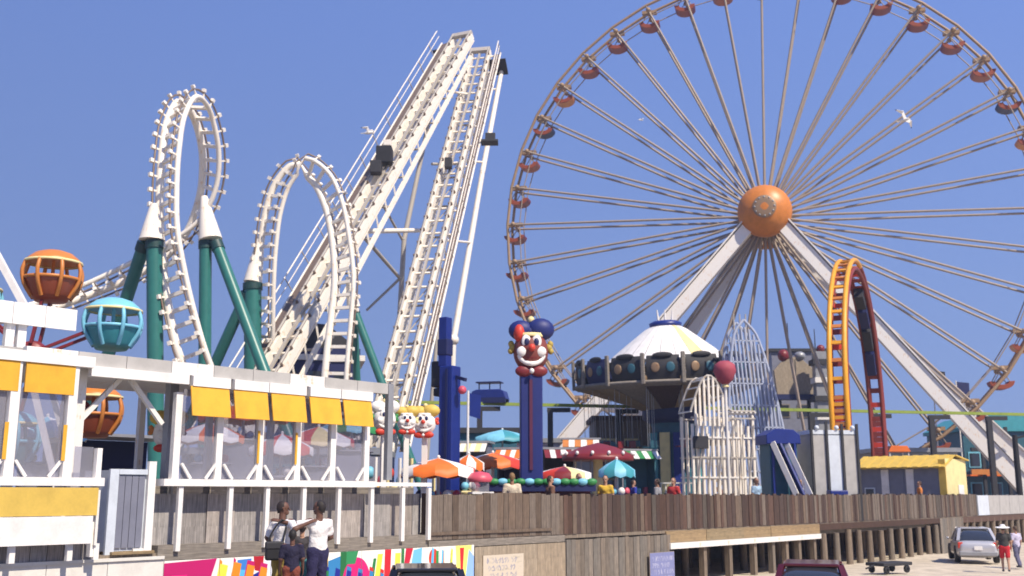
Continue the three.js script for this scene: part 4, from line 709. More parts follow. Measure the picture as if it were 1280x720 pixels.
{
  const D = 47, p = at(975, 612, D), o = thing('blue_slide', 'blue slide with peaked tarpaulin top beside the white lattice', 'slide', V(p.x, DK, p.z), 0.1), h = at(975, 541, D).y - DK;
  part('tower', box(1.25, h - 0.35, 1.3, 0, (h - 0.35) / 2, 0), M.tealDark, o); part('awning', extrude([[-0.75, -0.25], [0.75, -0.25], [0.72, 0.1], [0.45, 0.32], [-0.3, 0.36], [-0.75, 0.1]], 1.5, 0.03).translate(0, h - 0.25, 0), M.blue, o);
  part('chute', [bar(V(-0.2, h - 0.6, 0.7), V(0.75, 0.15, 1.7), 0.62, 0.08, V(1, 0.2, 0))], M.blue, o); for (const s of [-0.33, 0.33]) part('chute_side', bar(V(-0.2 + s, h - 0.45, 0.72 - s * 0.2), V(0.75 + s, 0.3, 1.7 - s * 0.2), 0.06, 0.25), M.white2, o);
  for (const x of [-0.5, 0.5]) part('post', box(0.1, h, 0.1, x, h / 2, 0.72), M.blue, o);
}

// ------------------------------------------------------------------ yellow and red loop ride
{
  const D = 54, p = at(1072, 618, D), o = thing('loop_ride', 'tall narrow yellow and red loop ride arch beside the grey cabin', 'ride', V(p.x, DK, p.z), 0);
  // the arch stands nearly edge-on: its plane runs away from the viewer and a little to the right
  const near = at(1053, 560, 50), far = at(1099, 560, 64.5); near.sub(o.position).setY(0); far.sub(o.position).setY(0);
  const mid = near.clone().add(far).multiplyScalar(0.5), e = far.clone().sub(near), R = e.length() / 2; e.normalize(); const L = V(-e.z, 0, e.x);
  const topH = at(1068, 326, 55.6).y - DK, hc = topH - R, pts = [], fr = [];
  const add = (x, y, nx, ny) => { pts.push(mid.clone().addScaledVector(e, x).setY(y)); fr.push({ L, N: e.clone().multiplyScalar(nx).setY(ny) }); };
  for (let k = 0; k <= 18; k++) add(-R, hc * k / 18, -1, 0);
  for (let k = 1; k < 28; k++) { const a = Math.PI * (1 - k / 28); add(Math.cos(a) * R, hc + Math.sin(a) * R, Math.cos(a), Math.sin(a)); }
  for (let k = 18; k >= 0; k--) add(R, hc * k / 18, 1, 0);
  const off = (a, b) => pts.map((q, i) => q.clone().addScaledVector(L, a).addScaledVector(fr[i].N, b));
  const yel = mat([0.78, 0.36, 0.02], { map: T.grime, roughness: 0.45 }), dr = mat([0.22, 0.035, 0.025], { map: T.rust, roughness: 0.5 });
  for (const k of [-1, 1]) { const hf = 33; part('outer_rail', sweep(off(k * 0.36, 0.22).slice(0, hf + 1), fr, 0.13, 8), yel, o); part('outer_rail', sweep(off(k * 0.36, 0.22).slice(hf), fr.slice(hf), 0.13, 8), dr, o); part('inner_rail', sweep(off(k * 0.36, -0.25), fr, 0.12, 8), dr, o); }
  for (let i = 1; i < pts.length; i++) { const q = (a, b) => pts[i].clone().addScaledVector(L, a).addScaledVector(fr[i].N, b); part('rung', bar(q(-0.36, 0.22), q(0.36, 0.22), 0.17, 0.1, fr[i].N), i > 33 ? dr : i % 2 ? yel : M.orangeP, o); part('inner_panel', bar(q(-0.3, -0.28), q(0.3, -0.28), 0.3, 0.06, fr[i].N), i % 3 ? dr : M.red, o); }
  for (const q of [near, far]) part('foot', box(1.5, 0.4, 1.5, q.x, 0.2, q.z), M.steel, o);
  for (let k = 0; k < 4; k++) { const i = 35 + k * 2, q = pts[i].clone().addScaledVector(fr[i].N, -0.62), r = pts[i + 1].clone().addScaledVector(fr[i + 1].N, -0.62); part('train_car', bar(q, q.clone().lerp(r, 1.7), 0.62, 0.5, L), k % 2 ? M.navy : M.dark, o); }
}

// ------------------------------------------------------------------ cabins on the right
{
  const D = 46.6, p = at(1046, 618, D), o = thing('grey_cabin', 'tall grey metal ride cabin below the yellow loop', 'cabin', V(p.x, DK, p.z), 0.12), m = 1 / 28.4, h = at(1046, 530, D).y - DK;
  part('body', box(60 * m, h - 0.3, 2, 0, (h - 0.3) / 2, -1), M.steel, o);
  for (let k = 0; k < 3; k++) part('panel', box(19 * m, h - 0.6, 0.05, (-20 + k * 20) * m, (h - 0.6) / 2 + 0.1, 0.03), k === 1 ? M.doorPale : M.concrete, o);
  for (const x of [-30, -10.2, 10.2, 30]) part('stanchion', box(0.1, h + (x > 0 ? 0 : 0.2), 0.1, x * m, h / 2, 0.1), M.dark, o);
  for (const x of [-22, 4, 25]) part('lamp_globe', sphere(0.11, x * m, h - 0.17, 0.05, 1, 1, 1, 8), M.doorPale, o);
  part('parapet', box(64 * m, 0.18, 2.1, 0, h - 0.36, -1), M.doorPale, o); part('blue_bin', box(0.8, 0.7, 0.5, -0.2, 0.95, 0.5, 0.04), M.blue, o);
}
{ // blue-grey booth with yellow roof; the corner nearest the viewer is at px 1186
  const D = 56.5, c = at(1184, 618, D), o = thing('yellow_roof_booth', 'blue grey booth with yellow corrugated roof and cream end wall', 'booth', V(c.x, DK, c.z), -0.75);
  const h = at(1184, 574, D).y - DK, w = 4.9, d = 3.0;
  part('front_wall', span(-w, -0.06, 0, h - 0.35, 0, -0.1), M.doorBlue, o);
  part('end_wall', span(-0.05, 0.0, 0, h + 0.05, -0.02, -d), M.cream, o); part('back_wall', span(-w, -0.06, 0, h, -d, -d + 0.1), M.doorBlue, o); part('far_wall', span(-w, -w + 0.06, 0, h - 0.36, -0.11, -d + 0.11), M.doorBlue, o);
  part('corner_post', span(-0.34, 0.03, 0, h, 0.06, 0.005), M.yellow2, o);
  const nr = 18; for (let k = 0; k < nr; k++) { const x0 = -w - 0.2 + (w + 0.3) * k / nr, x1 = x0 + (w + 0.3) / nr; part('roof_rib', bar(V((x0 + x1) / 2, h - 0.42, 0.35), V((x0 + x1) / 2, h + 0.25, -1.3), x1 - x0, k % 2 ? 0.06 : 0.11), M.yellow2, o); }
  part('roof_back', bar(V(-w / 2, h + 0.25, -1.35), V(-w / 2, h + 0.0, -d - 0.2), w + 0.3, 0.06), M.yellow2, o);
  for (const px of [-w + 1.35, -w + 2.75]) { const f = part('white_door', span(px, px + 0.42, 0.05, h - 0.5, 0.045, 0.005), M.white, o); }
  part('shutter', span(-w + 1.9, -w + 2.6, 0.1, h - 0.6, 0.03, 0.005), M.doorBlue, o);
  { const wn = part('window_frame', span(-w + 0.35, -w + 0.95, 1.0, 1.5, 0.05, 0.005), M.doorPale, o); part('window_pane', span(-w + 0.42, -w + 0.88, 1.07, 1.43, 0.062, 0.052), M.glass, wn); }
  part('sign', span(0.01, 0.04, h * 0.35, h * 0.55, -d * 0.8, -d * 0.55), M.white, o);
}
{ // small red snack cart behind the booth
  const p = at(1120, 561, 68), o = thing('red_awning', 'red awning of a stand behind the yellow roof booth', 'awning', V(p.x, DK, p.z)), h = p.y - DK;
  part('awning', extrude([[-0.7, 0], [0.7, 0], [0.5, 0.35], [-0.5, 0.35]], 1.2, 0.02).translate(0, h - 0.2, 0), M.orange, o); for (const x of [-0.6, 0.6]) for (const z of [-0.5, 0.5]) part('post', box(0.06, h - 0.2, 0.06, x, (h - 0.2) / 2, z), M.white2, o); part('counter', box(1.3, 1, 1, 0, 0.5, 0), M.steel, o);
}

// ------------------------------------------------------------------ monorail beam
{
  const a = at(470, 502, 64.5), b = at(1310, 517.5, 75.5); const o = thing('monorail', 'lime green monorail beam on dark posts crossing the pier', 'monorail', V(a.x, DK, a.z));
  b.y = a.y; const q = b.clone().sub(a).setY(0), h = a.y - DK, n = 12;
  for (let k = 0; k < n; k++) part('beam', bar(V(q.x * k / n, h, q.z * k / n), V(q.x * (k + 0.996) / n, h, q.z * (k + 0.996) / n), 0.24, 0.2, V(0, 1, 0)), M.lime, o);
  for (let k = 0; k <= 10; k++) { const t = (k + 0.42) / 10.5, x = q.x * t, z = q.z * t; part('post', box(0.34, h - 0.45, 0.34, x, (h - 0.45) / 2, z), M.dark, o); part('cross_arm', box(1.5, 0.28, 0.28, x + 0.55, h - 0.32, z), M.dark, o); }
}
{ // a train of the monorail far left
  const p = at(612, 505, 66.3), o = thing('monorail_car', 'small dark blue monorail car riding the lime green beam', 'monorail car', V(p.x, at(612, 502, 66.3).y - 0.35, p.z - 0.0), -0.25);
  part('body', extrude([[-1.15, 0.5], [1.15, 0.5], [1.0, 0.95], [0.75, 1.05], [-0.75, 1.05], [-1.0, 0.95]], 0.9, 0.04), M.blue, o); part('skirt', box(2.3, 0.34, 0.2, 0, 0.4, 0.4), M.navy, o); part('skirt', box(2.3, 0.34, 0.2, 0, 0.4, -0.4), M.navy, o); part('canopy', box(1.6, 0.08, 0.9, 0, 1.55, 0), M.navy, o); for (const x of [-0.7, 0, 0.7]) part('strut', box(0.06, 0.5, 0.06, x, 1.28, 0), M.navy, o);
}

// ------------------------------------------------------------------ background buildings and rides
function hall(name, label, px0, px1, pyTop, D, cols, opt = {}) {
  const a = at(px0, 600, D), b = at(px1, 600, D), h = at((px0 + px1) / 2, pyTop, D).y - DK, w = b.x - a.x, d = opt.d || 5;
  const o = thing(name, label, opt.cat || 'building', V((a.x + b.x) / 2, DK, a.z), opt.turn || 0);
  part('wall', box(w, h - 0.3, d, 0, (h - 0.3) / 2, -d / 2), cols[0], o); part('roof', box(w + 0.5, 0.3, d + 0.5, 0, h - 0.14, -d / 2), cols[1], o);
  const nw = Math.max(2, Math.round(w / 1.7)), rows = Math.max(1, Math.floor((h - 1) / 2.6));
  for (let r = 0; r < rows; r++) for (let k = 0; k < nw; k++) { const x = -w / 2 + w * (k + 0.5) / nw, y = 1.5 + r * 2.6; const f = part('window', box(w / nw * 0.62, 1.35, 0.1, x, y, 0.03), cols[2], o); part('pane', box(w / nw * 0.5, 1.1, 0.04, x, y, 0.1), M.glass, f); }
  part('canopy', box(w + 0.2, 0.14, 1.1, 0, Math.min(h - 0.8, 2.75), 0.58), cols[3] || cols[1], o);
  return { o, w, h };
}
hall('arcade_hall', 'low dark hall with turquoise canopy beyond the orange umbrella', 574, 646, 535, 60, [M.tealDark, M.dark, M.doorPale, M.teal]);
hall('arcade_hall', 'pale low hall behind the clown tower', 640, 700, 548, 72, [M.doorPale, M.steel, M.white2, M.orange]);
hall('ride_facade', 'brown ride facade between the wheel leg and the swing carousel', 745, 835, 520, 70, [M.fenceGrey[2], M.fenceBrown[2], M.cream, M.red]);
hall('ride_facade', 'grey stepped ride facade under the giant wheel hub', 972, 1046, 436, 104, [M.doorBlue, M.dark, M.greyWood, M.steel], { d: 6 });
{ const p = at(992, 470, 100), o = thing('haunted_sign', 'cream painted board tower in front of the grey stepped facade', 'sign', V(p.x, DK, p.z)), h = at(992, 447, 100).y - DK, h0 = at(992, 493, 100).y - DK; part('board', extrude([[-1.7, h0], [1.7, h0], [1.9, h - 1.2], [0.9, h - 0.3], [0.1, h], [-1.2, h - 0.5], [-1.9, h - 1.3]], 0.4, 0.04), M.ply[0], o); for (const x of [-1.4, 1.4]) part('post', box(0.3, h0 + 0.2, 0.3, x, (h0 + 0.2) / 2, -0.3), M.dark, o); part('ledge', box(4.2, 0.5, 1.0, 0, h0 - 0.3, 0.2), M.navy, o); part('figure_ball', sphere(0.55, -0.9, h + 0.2, 0, 1, 1.1, 1, 14), M.maroon, o); part('figure_ball', sphere(0.55, 0.7, h + 0.15, 0, 1, 0.8, 1, 14), M.steel, o); part('flagpole', cyl(V(-0.3, h - 0.2, -0.2), V(-0.3, h + 3.4, -0.2), 0.08, 0.05, 6), M.dark, o); }
{ const p = at(1025, 470, 98), o = thing('ride_tower', 'slim grey ride tower with pale lamps beside the yellow loop', 'tower', V(p.x, DK, p.z)), h = at(1025, 440, 98).y - DK; part('shaft', box(1.1, h, 1.1, 0, h / 2, 0), M.steel, o); for (let k = 0; k < 5; k++) part('ring', box(1.6 - (k % 2) * 0.2, 0.5, 1.6, 0, h * (0.45 + k * 0.12), 0), k % 2 ? M.white2 : M.dark, o); part('ball', sphere(0.4, 0.2, h + 0.3, 0, 1, 1, 1, 12), M.maroon, o); part('pole', cyl(V(-0.3, h, 0), V(-0.3, h + 2.2, 0), 0.06, 0.04, 6), M.dark, o); }
{ const { o, w, h } = hall('turquoise_hall', 'turquoise hall with orange band and dark frame right of the wheel leg', 1208, 1330, 535, 92, [M.tealDark, M.teal, M.sky, M.orange], { d: 8 }); part('ridge_roof', extrude([[-w / 2 - 0.3, 0], [w / 2, 0], [w / 2 - 1.6, 1.15], [-w / 2 + 1.8, 1.15]], 8.4).translate(0, h, -4), M.teal, o); for (let k = 0; k < 4; k++) part('frame_post', box(0.25, h, 0.25, -w / 2 + 1 + k * w / 4, h / 2, 1.4), M.dark, o); part('frame_beam', box(w, 0.3, 0.3, 0, h * 0.72, 1.4), M.dark, o); part('orange_band', box(w + 0.3, 0.45, 0.2, -0.1, h * 0.44, 1.7), M.orangeP, o); }
hall('ticket_hall', 'pale grey low hall under the right wheel legs', 1100, 1200, 560, 75, [M.concrete, M.steel, M.doorPale, M.tealDark]);
for (const [px, py, D, lab, m] of [[1166, 478, 88, 'dark flag banner on a pole beside the right wheel legs', M.dark], [1196, 492, 88, 'dark blue flag banner on a pole near the rim of the giant wheel', M.navy], [585, 521, 44, 'blue banner on a pole right of the plain blue tower', M.blue]]) { const p = at(px, py, D), o = thing('banner_pole', lab, 'banner', V(p.x, DK, p.z)), h = p.y - DK + 0.6; part('pole', cyl(V(0, 0, 0), V(0, h + 0.5, 0), 0.06, 0.05, 7), M.white2, o); const k = D / 60; part('flag', extrude([[0.06, 0], [0.75 * k, -0.1], [0.7 * k, -1.5 * k], [0.06, -1.3 * k]], 0.04).translate(0, h + 0.4, 0), m, o); }
{ // dark lamp post at the right edge
  const p = pier(FS(1277, 640, 0.6).s, DK, 0.6), o = thing('lamp_post', 'thick dark lamp post standing behind the pale panel fence', 'lamp post', p); const h = at(1277, 520, 50).y - DK;
  part('post', cyl(V(0, 0, 0), V(0, h, 0), 0.2, 0.16, 12), M.black, o); part('base', cyl(V(0, 0, 0), V(0, 0.6, 0), 0.32, 0.26, 12), M.black, o); part('arm', bar(V(0, h - 0.2, 0), V(0.9, h, 0), 0.12, 0.12), M.black, o); part('lamp_head', box(0.7, 0.16, 0.3, 1.2, h, 0, 0.04), M.dark, o);
}

// ------------------------------------------------------------------ people
function surfaceNet(sdf, mn, mx, cell) {
  const n = [0, 1, 2].map(k => Math.ceil((mx[k] - mn[k]) / cell) + 1), [nx, ny, nz] = n, f = new Float32Array(nx * ny * nz), id = new Int32Array(nx * ny * nz).fill(-1), pos = [], idx = [];
  for (let k = 0, q = 0; k < nz; k++) for (let j = 0; j < ny; j++) for (let i = 0; i < nx; i++, q++) f[q] = sdf(mn[0] + i * cell, mn[1] + j * cell, mn[2] + k * cell);
  const sx = 1, sy = nx, sz = nx * ny, C = [0, sx, sy, sx + sy, sz, sx + sz, sy + sz, sx + sy + sz], E = [[0, 1], [2, 3], [4, 5], [6, 7], [0, 2], [1, 3], [4, 6], [5, 7], [0, 4], [1, 5], [2, 6], [3, 7]];
  for (let k = 0; k < nz - 1; k++) for (let j = 0; j < ny - 1; j++) for (let i = 0; i < nx - 1; i++) {
    const b = i + j * sy + k * sz; let m = 0; for (let c = 0; c < 8; c++) if (f[b + C[c]] < 0) m |= 1 << c; if (m === 0 || m === 255) continue;
    let x = 0, y = 0, z = 0, w = 0;
    for (const [p, q] of E) { const u = f[b + C[p]], v = f[b + C[q]]; if ((u < 0) === (v < 0)) continue; const t = u / (u - v); x += (p & 1) + t * ((q & 1) - (p & 1)); y += ((p >> 1) & 1) + t * (((q >> 1) & 1) - ((p >> 1) & 1)); z += (p >> 2) + t * ((q >> 2) - (p >> 2)); w++; }
    id[b] = pos.length / 3; pos.push(mn[0] + (i + x / w) * cell, mn[1] + (j + y / w) * cell, mn[2] + (k + z / w) * cell);
  }
  for (let k = 1; k < nz - 1; k++) for (let j = 1; j < ny - 1; j++) for (let i = 1; i < nx - 1; i++) {
    const b = i + j * sy + k * sz, s = f[b] < 0;
    for (const [d, e, g] of [[sx, sy, sz], [sy, sz, sx], [sz, sx, sy]]) { if ((f[b + d] < 0) === s) continue; const q = [id[b], id[b - e], id[b - e - g], id[b - g]]; if (q.some(v => v < 0)) continue; if (s) idx.push(q[0], q[1], q[2], q[0], q[2], q[3]); else idx.push(q[0], q[2], q[1], q[0], q[3], q[2]); }
  }
  const g = new THREE.BufferGeometry(); g.setAttribute('position', new THREE.Float32BufferAttribute(pos, 3)); g.setIndex(idx); g.computeVertexNormals(); return g;
}
const smin = (a, b, k) => { const h = Math.max(k - Math.abs(a - b), 0) / k; return Math.min(a, b) - h * h * k * 0.25; };
function cap(a, b, ra, rb, sx = 1, sz = 1) { const dx = b[0] - a[0], dy = b[1] - a[1], dz = b[2] - a[2], l = dx * dx + dy * dy + dz * dz || 1e-9; return (x, y, z) => { const px = x - a[0], py = y - a[1], pz = z - a[2]; let t = (px * dx + py * dy + pz * dz) / l; t = t < 0 ? 0 : t > 1 ? 1 : t; const ex = (px - dx * t) / sx, ey = py - dy * t, ez = (pz - dz * t) / sz; return Math.sqrt(ex * ex + ey * ey + ez * ez) - (ra + (rb - ra) * t); }; }
const blend = (fs, k) => (x, y, z) => { let d = fs[0](x, y, z); for (let i = 1; i < fs.length; i++) d = smin(d, fs[i](x, y, z), k); return d; };
// head, origin at the chin-neck joint, facing +z
const HEAD = (() => {
  const fs = [cap([0, 0.13, -0.015], [0, 0.145, 0.0], 0.088, 0.09, 0.86, 1.06), cap([0, 0.06, 0.03], [0, 0.045, 0.055], 0.056, 0.042, 0.95, 1), cap([0, -0.06, -0.02], [0, 0.06, -0.015], 0.055, 0.054)];
  const sm = blend(fs, 0.03), small = [cap([0, 0.118, 0.094], [0, 0.092, 0.113], 0.009, 0.014), cap([-0.02, 0.06, 0.092], [0.02, 0.06, 0.092], 0.008, 0.008), cap([-0.035, 0.14, 0.08], [0.035, 0.14, 0.08], 0.013, 0.013), cap([-0.08, 0.09, -0.01], [-0.085, 0.125, -0.02], 0.012, 0.018, 0.6, 1), cap([0.08, 0.09, -0.01], [0.085, 0.125, -0.02], 0.012, 0.018, 0.6, 1)], eyes = [cap([-0.032, 0.118, 0.094], [-0.032, 0.118, 0.095], 0.014, 0.014), cap([0.032, 0.118, 0.094], [0.032, 0.118, 0.095], 0.014, 0.014)];
  const s2 = blend(small, 0.006);
  return surfaceNet((x, y, z) => { let d = smin(sm(x, y, z), s2(x, y, z), 0.012); const e = Math.min(eyes[0](x, y, z), eyes[1](x, y, z)); return Math.max(d, -e); }, [-0.12, -0.1, -0.14], [0.12, 0.26, 0.15], 0.005);
})();
// relaxed left-side hand, origin at the wrist, fingers along -y, thumb towards +z, palm towards -x
const HAND = (() => {
  const fs = [cap([0, 0.01, 0], [0, -0.035, 0], 0.026, 0.03, 0.62, 1.1), cap([0, -0.05, 0.012], [0, -0.075, -0.014], 0.022, 0.021, 0.7, 1)], out = [blend(fs, 0.02)];
  [[0.03, 0.040, 0.0085], [0.010, 0.046, 0.009], [-0.010, 0.043, 0.0085], [-0.028, 0.034, 0.0078]].forEach(([z, l, r], i) => { const a = [0, -0.07, z * 0.8], b = [-0.008, -0.075 - l * 0.95, z * 1.02], c = [-0.026, -0.078 - l * 1.65, z * 1.0]; out.push(cap(a, b, r, r * 0.95), cap(b, c, r * 0.95, r * 0.8)); });
  out.push(cap([-0.004, -0.02, 0.022], [-0.014, -0.052, 0.046], 0.012, 0.0105), cap([-0.014, -0.052, 0.046], [-0.022, -0.08, 0.05], 0.0105, 0.0085));
  return surfaceNet(blend(out, 0.006), [-0.06, -0.18, -0.06], [0.05, 0.06, 0.08], 0.004);
})();
function person(label, pos, yaw, h, c, pose = {}, group) {
  const o = thing('person', label, 'person', pos, yaw, group), k = h / 1.75, cell = pose.cell || 0.016;
  const J = { pelvis: [0, 0.95, 0], chest: [0, 1.27, 0.0], neck: [0, 1.46, -0.01], sL: [0.175, 1.41, 0], sR: [-0.175, 1.41, 0], eL: [0.235, 1.14, -0.02], eR: [-0.235, 1.14, -0.02], wL: [0.25, 0.90, 0.06], wR: [-0.25, 0.90, 0.06], hL: [0.088, 0.92, 0], hR: [-0.088, 0.92, 0], kL: [0.1, 0.5, 0.02], kR: [-0.1, 0.5, 0.02], aL: [0.105, 0.09, -0.02], aR: [-0.105, 0.09, -0.02], ...pose.J };
  const add = (p, q) => [p[0] + q[0], p[1] + q[1], p[2] + q[2]], lerp = (p, q, t) => [p[0] + (q[0] - p[0]) * t, p[1] + (q[1] - p[1]) * t, p[2] + (q[2] - p[2]) * t];
  const torso = (e) => [cap(J.pelvis, add(J.pelvis, [0, 0.1, 0]), 0.115 + e, 0.105 + e, 1.22, 0.9), cap(add(J.pelvis, [0, 0.1, 0]), J.chest, 0.105 + e, 0.122 + e, 1.2, 0.86), cap(lerp(J.chest, J.sL, 0.2), add(J.sL, [-0.03, -0.02, 0]), 0.11 + e, 0.062 + e), cap(lerp(J.chest, J.sR, 0.2), add(J.sR, [0.03, -0.02, 0]), 0.11 + e, 0.062 + e)];
  const arm = (S, E2, W, e, te, tw) => [cap(S, lerp(S, E2, te), 0.056 + e, 0.056 + e + (0.042 - 0.056) * te), ...(tw > 0 ? [cap(E2, lerp(E2, W, tw), 0.041 + e, 0.041 + e - 0.012 * tw)] : [])];
  const leg = (H, K, An, e, tk, ta) => [cap(H, lerp(H, K, tk), 0.088 + e, 0.088 + e - 0.03 * tk), ...(ta > 0 ? [cap(K, lerp(K, An, ta), 0.057 + e, 0.057 + e - 0.02 * ta + (e > 0.02 ? 0.012 : 0))] : [])];
  const foot = (An, e) => cap(add(An, [0, -0.055, -0.03]), add(An, [0.01, -0.06, 0.15]), 0.038 + e, 0.032 + e);
  const mn = [-0.62, -0.02, -0.5], mx = [0.62, 1.66, 0.5];
  if (pose.reach) { mn[0] -= 0.2; mx[0] += 0.2; mx[1] += 0.05; }
  const sc = (g) => g.scale(k, k, k);
  const body = blend([...torso(0), cap(add(J.neck, [0, -0.04, 0]), add(J.neck, [0, 0.07, 0.01]), 0.055, 0.05), ...arm(J.sL, J.eL, J.wL, 0, 1, 1), ...arm(J.sR, J.eR, J.wR, 0, 1, 1), ...leg(J.hL, J.kL, J.aL, 0, 1, 1), ...leg(J.hR, J.kR, J.aR, 0, 1, 1), foot(J.aL, -0.006), foot(J.aR, -0.006)], 0.045);
  const bg = surfaceNet(body, mn, mx, cell), hd = HEAD.clone(); hd.rotateX(pose.nod || 0); hd.rotateY(pose.look || 0); hd.scale(0.98, 0.98, 0.98); const hp = add(J.neck, [0, 0.06, 0.015]); hd.translate(...hp);
  const hand = (W, E2, s) => { const g = HAND.clone(); if (s < 0) { g.scale(-1, 1, 1); const ix = g.index.array; for (let i = 0; i < ix.length; i += 3) { const t = ix[i]; ix[i] = ix[i + 1]; ix[i + 1] = t; } g.computeVertexNormals(); } const d = V(W[0] - E2[0], W[1] - E2[1], W[2] - E2[2]).normalize(); g.applyQuaternion(new THREE.Quaternion().setFromUnitVectors(V(0, -1, 0), d)); g.translate(...W); return g; };
  const skin = mat(c.skin, { roughness: 0.6 });
  part('body', [bg, hd, hand(J.wL, J.eL, 1), hand(J.wR, J.eR, -1)].map(sc), skin, o);
  const cloth = (rgb) => mat(rgb, { roughness: 0.9, map: T.grime, bumpMap: T.bump, bumpScale: 0.03 });
  // shirt
  const hem = pose.hem ?? 0.9, sl = pose.sleeve ?? 0.75, sf = blend([...torso(0.02), ...arm(J.sL, J.eL, J.wL, 0.022, sl, 0), ...arm(J.sR, J.eR, J.wR, 0.022, sl, 0)], 0.05);
  part('shirt', sc(surfaceNet((x, y, z) => Math.max(sf(x, y, z) + 0.006 * Math.sin(y * 38 + x * 9) * Math.sin(x * 23 + z * 17), hem - y, y - 1.47 + Math.abs(x) * 0.12), mn, mx, cell)), cloth(c.shirt), o);
  const tk = pose.shorts ? 0.85 : 1, ta = pose.shorts ? 0 : 0.92, pf = blend([cap(add(J.pelvis, [0, -0.03, 0]), add(J.pelvis, [0, 0.08, 0]), 0.125, 0.112, 1.22, 0.92), ...leg(J.hL, J.kL, J.aL, 0.022, tk, ta), ...leg(J.hR, J.kR, J.aR, 0.022, tk, ta)], 0.03);
  part(pose.shorts ? 'shorts' : 'trousers', sc(surfaceNet((x, y, z) => Math.max(pf(x, y, z) + 0.005 * Math.sin(y * 30 + x * 14), y - 1.02), mn, mx, cell)), cloth(c.pants), o);
  for (const An of [J.aL, J.aR]) part('shoe', sc(surfaceNet((x, y, z) => Math.max(foot(An, 0.006)(x, y, z), 0.005 - y), [An[0] - 0.08, -0.02, An[2] - 0.12], [An[0] + 0.1, 0.14, An[2] + 0.24], 0.012)), mat(c.shoe || [0.05, 0.05, 0.06]), o);
  // hair
  const hc = pose.hair === 'hat' ? null : c.hair;
  const hf = blend([cap([0, 0.145, -0.02], [0, 0.155, -0.012], 0.094, 0.095, 0.9, 1.06), ...(pose.hair === 'long' ? [cap([0, 0.12, -0.07], [0, -0.06, -0.08], 0.06, 0.04, 1.2, 0.7)] : [cap([0, 0.1, -0.06], [0, 0.04, -0.06], 0.062, 0.05, 1.1, 0.8)])], 0.03);
  const hg = surfaceNet((x, y, z) => Math.max(hf(x, y, z), (z - 0.045) + (0.155 - y) * 1.1, (0.08 - y) + Math.max(0, (z + 0.02)) * 8 - (pose.hair === 'long' ? 0.13 : 0.06)), [-0.14, -0.14, -0.19], [0.14, 0.28, 0.14], 0.008); hg.rotateX(pose.nod || 0); hg.rotateY(pose.look || 0); hg.translate(...hp); part('hair', sc(hg), mat(c.hair, { roughness: 0.7 }), o);
  for (const s of [-1, 1]) { const e = sphere(0.0125, s * 0.032, 0.118, 0.086, 1, 1, 1, 8); e.rotateX(pose.nod || 0); e.rotateY(pose.look || 0); e.translate(...hp); part('eye', sc(e), mat([0.04, 0.03, 0.03], { roughness: 0.2 }), o); }
  if (pose.hat) { const g = lathe([[0, 0.265], [0.06, 0.26], [0.1, 0.22], [0.108, 0.175], [0.26, 0.15], [0.265, 0.143], [0.1, 0.163], [0, 0.24]], 20); g.rotateX(-0.1); g.translate(...hp); part('sun_hat', sc(g), cloth([0.85, 0.85, 0.86]), o); }
  return { o, k, J };
}
const deepSkin = [0.13, 0.06, 0.04], tanSkin = [0.42, 0.24, 0.16];
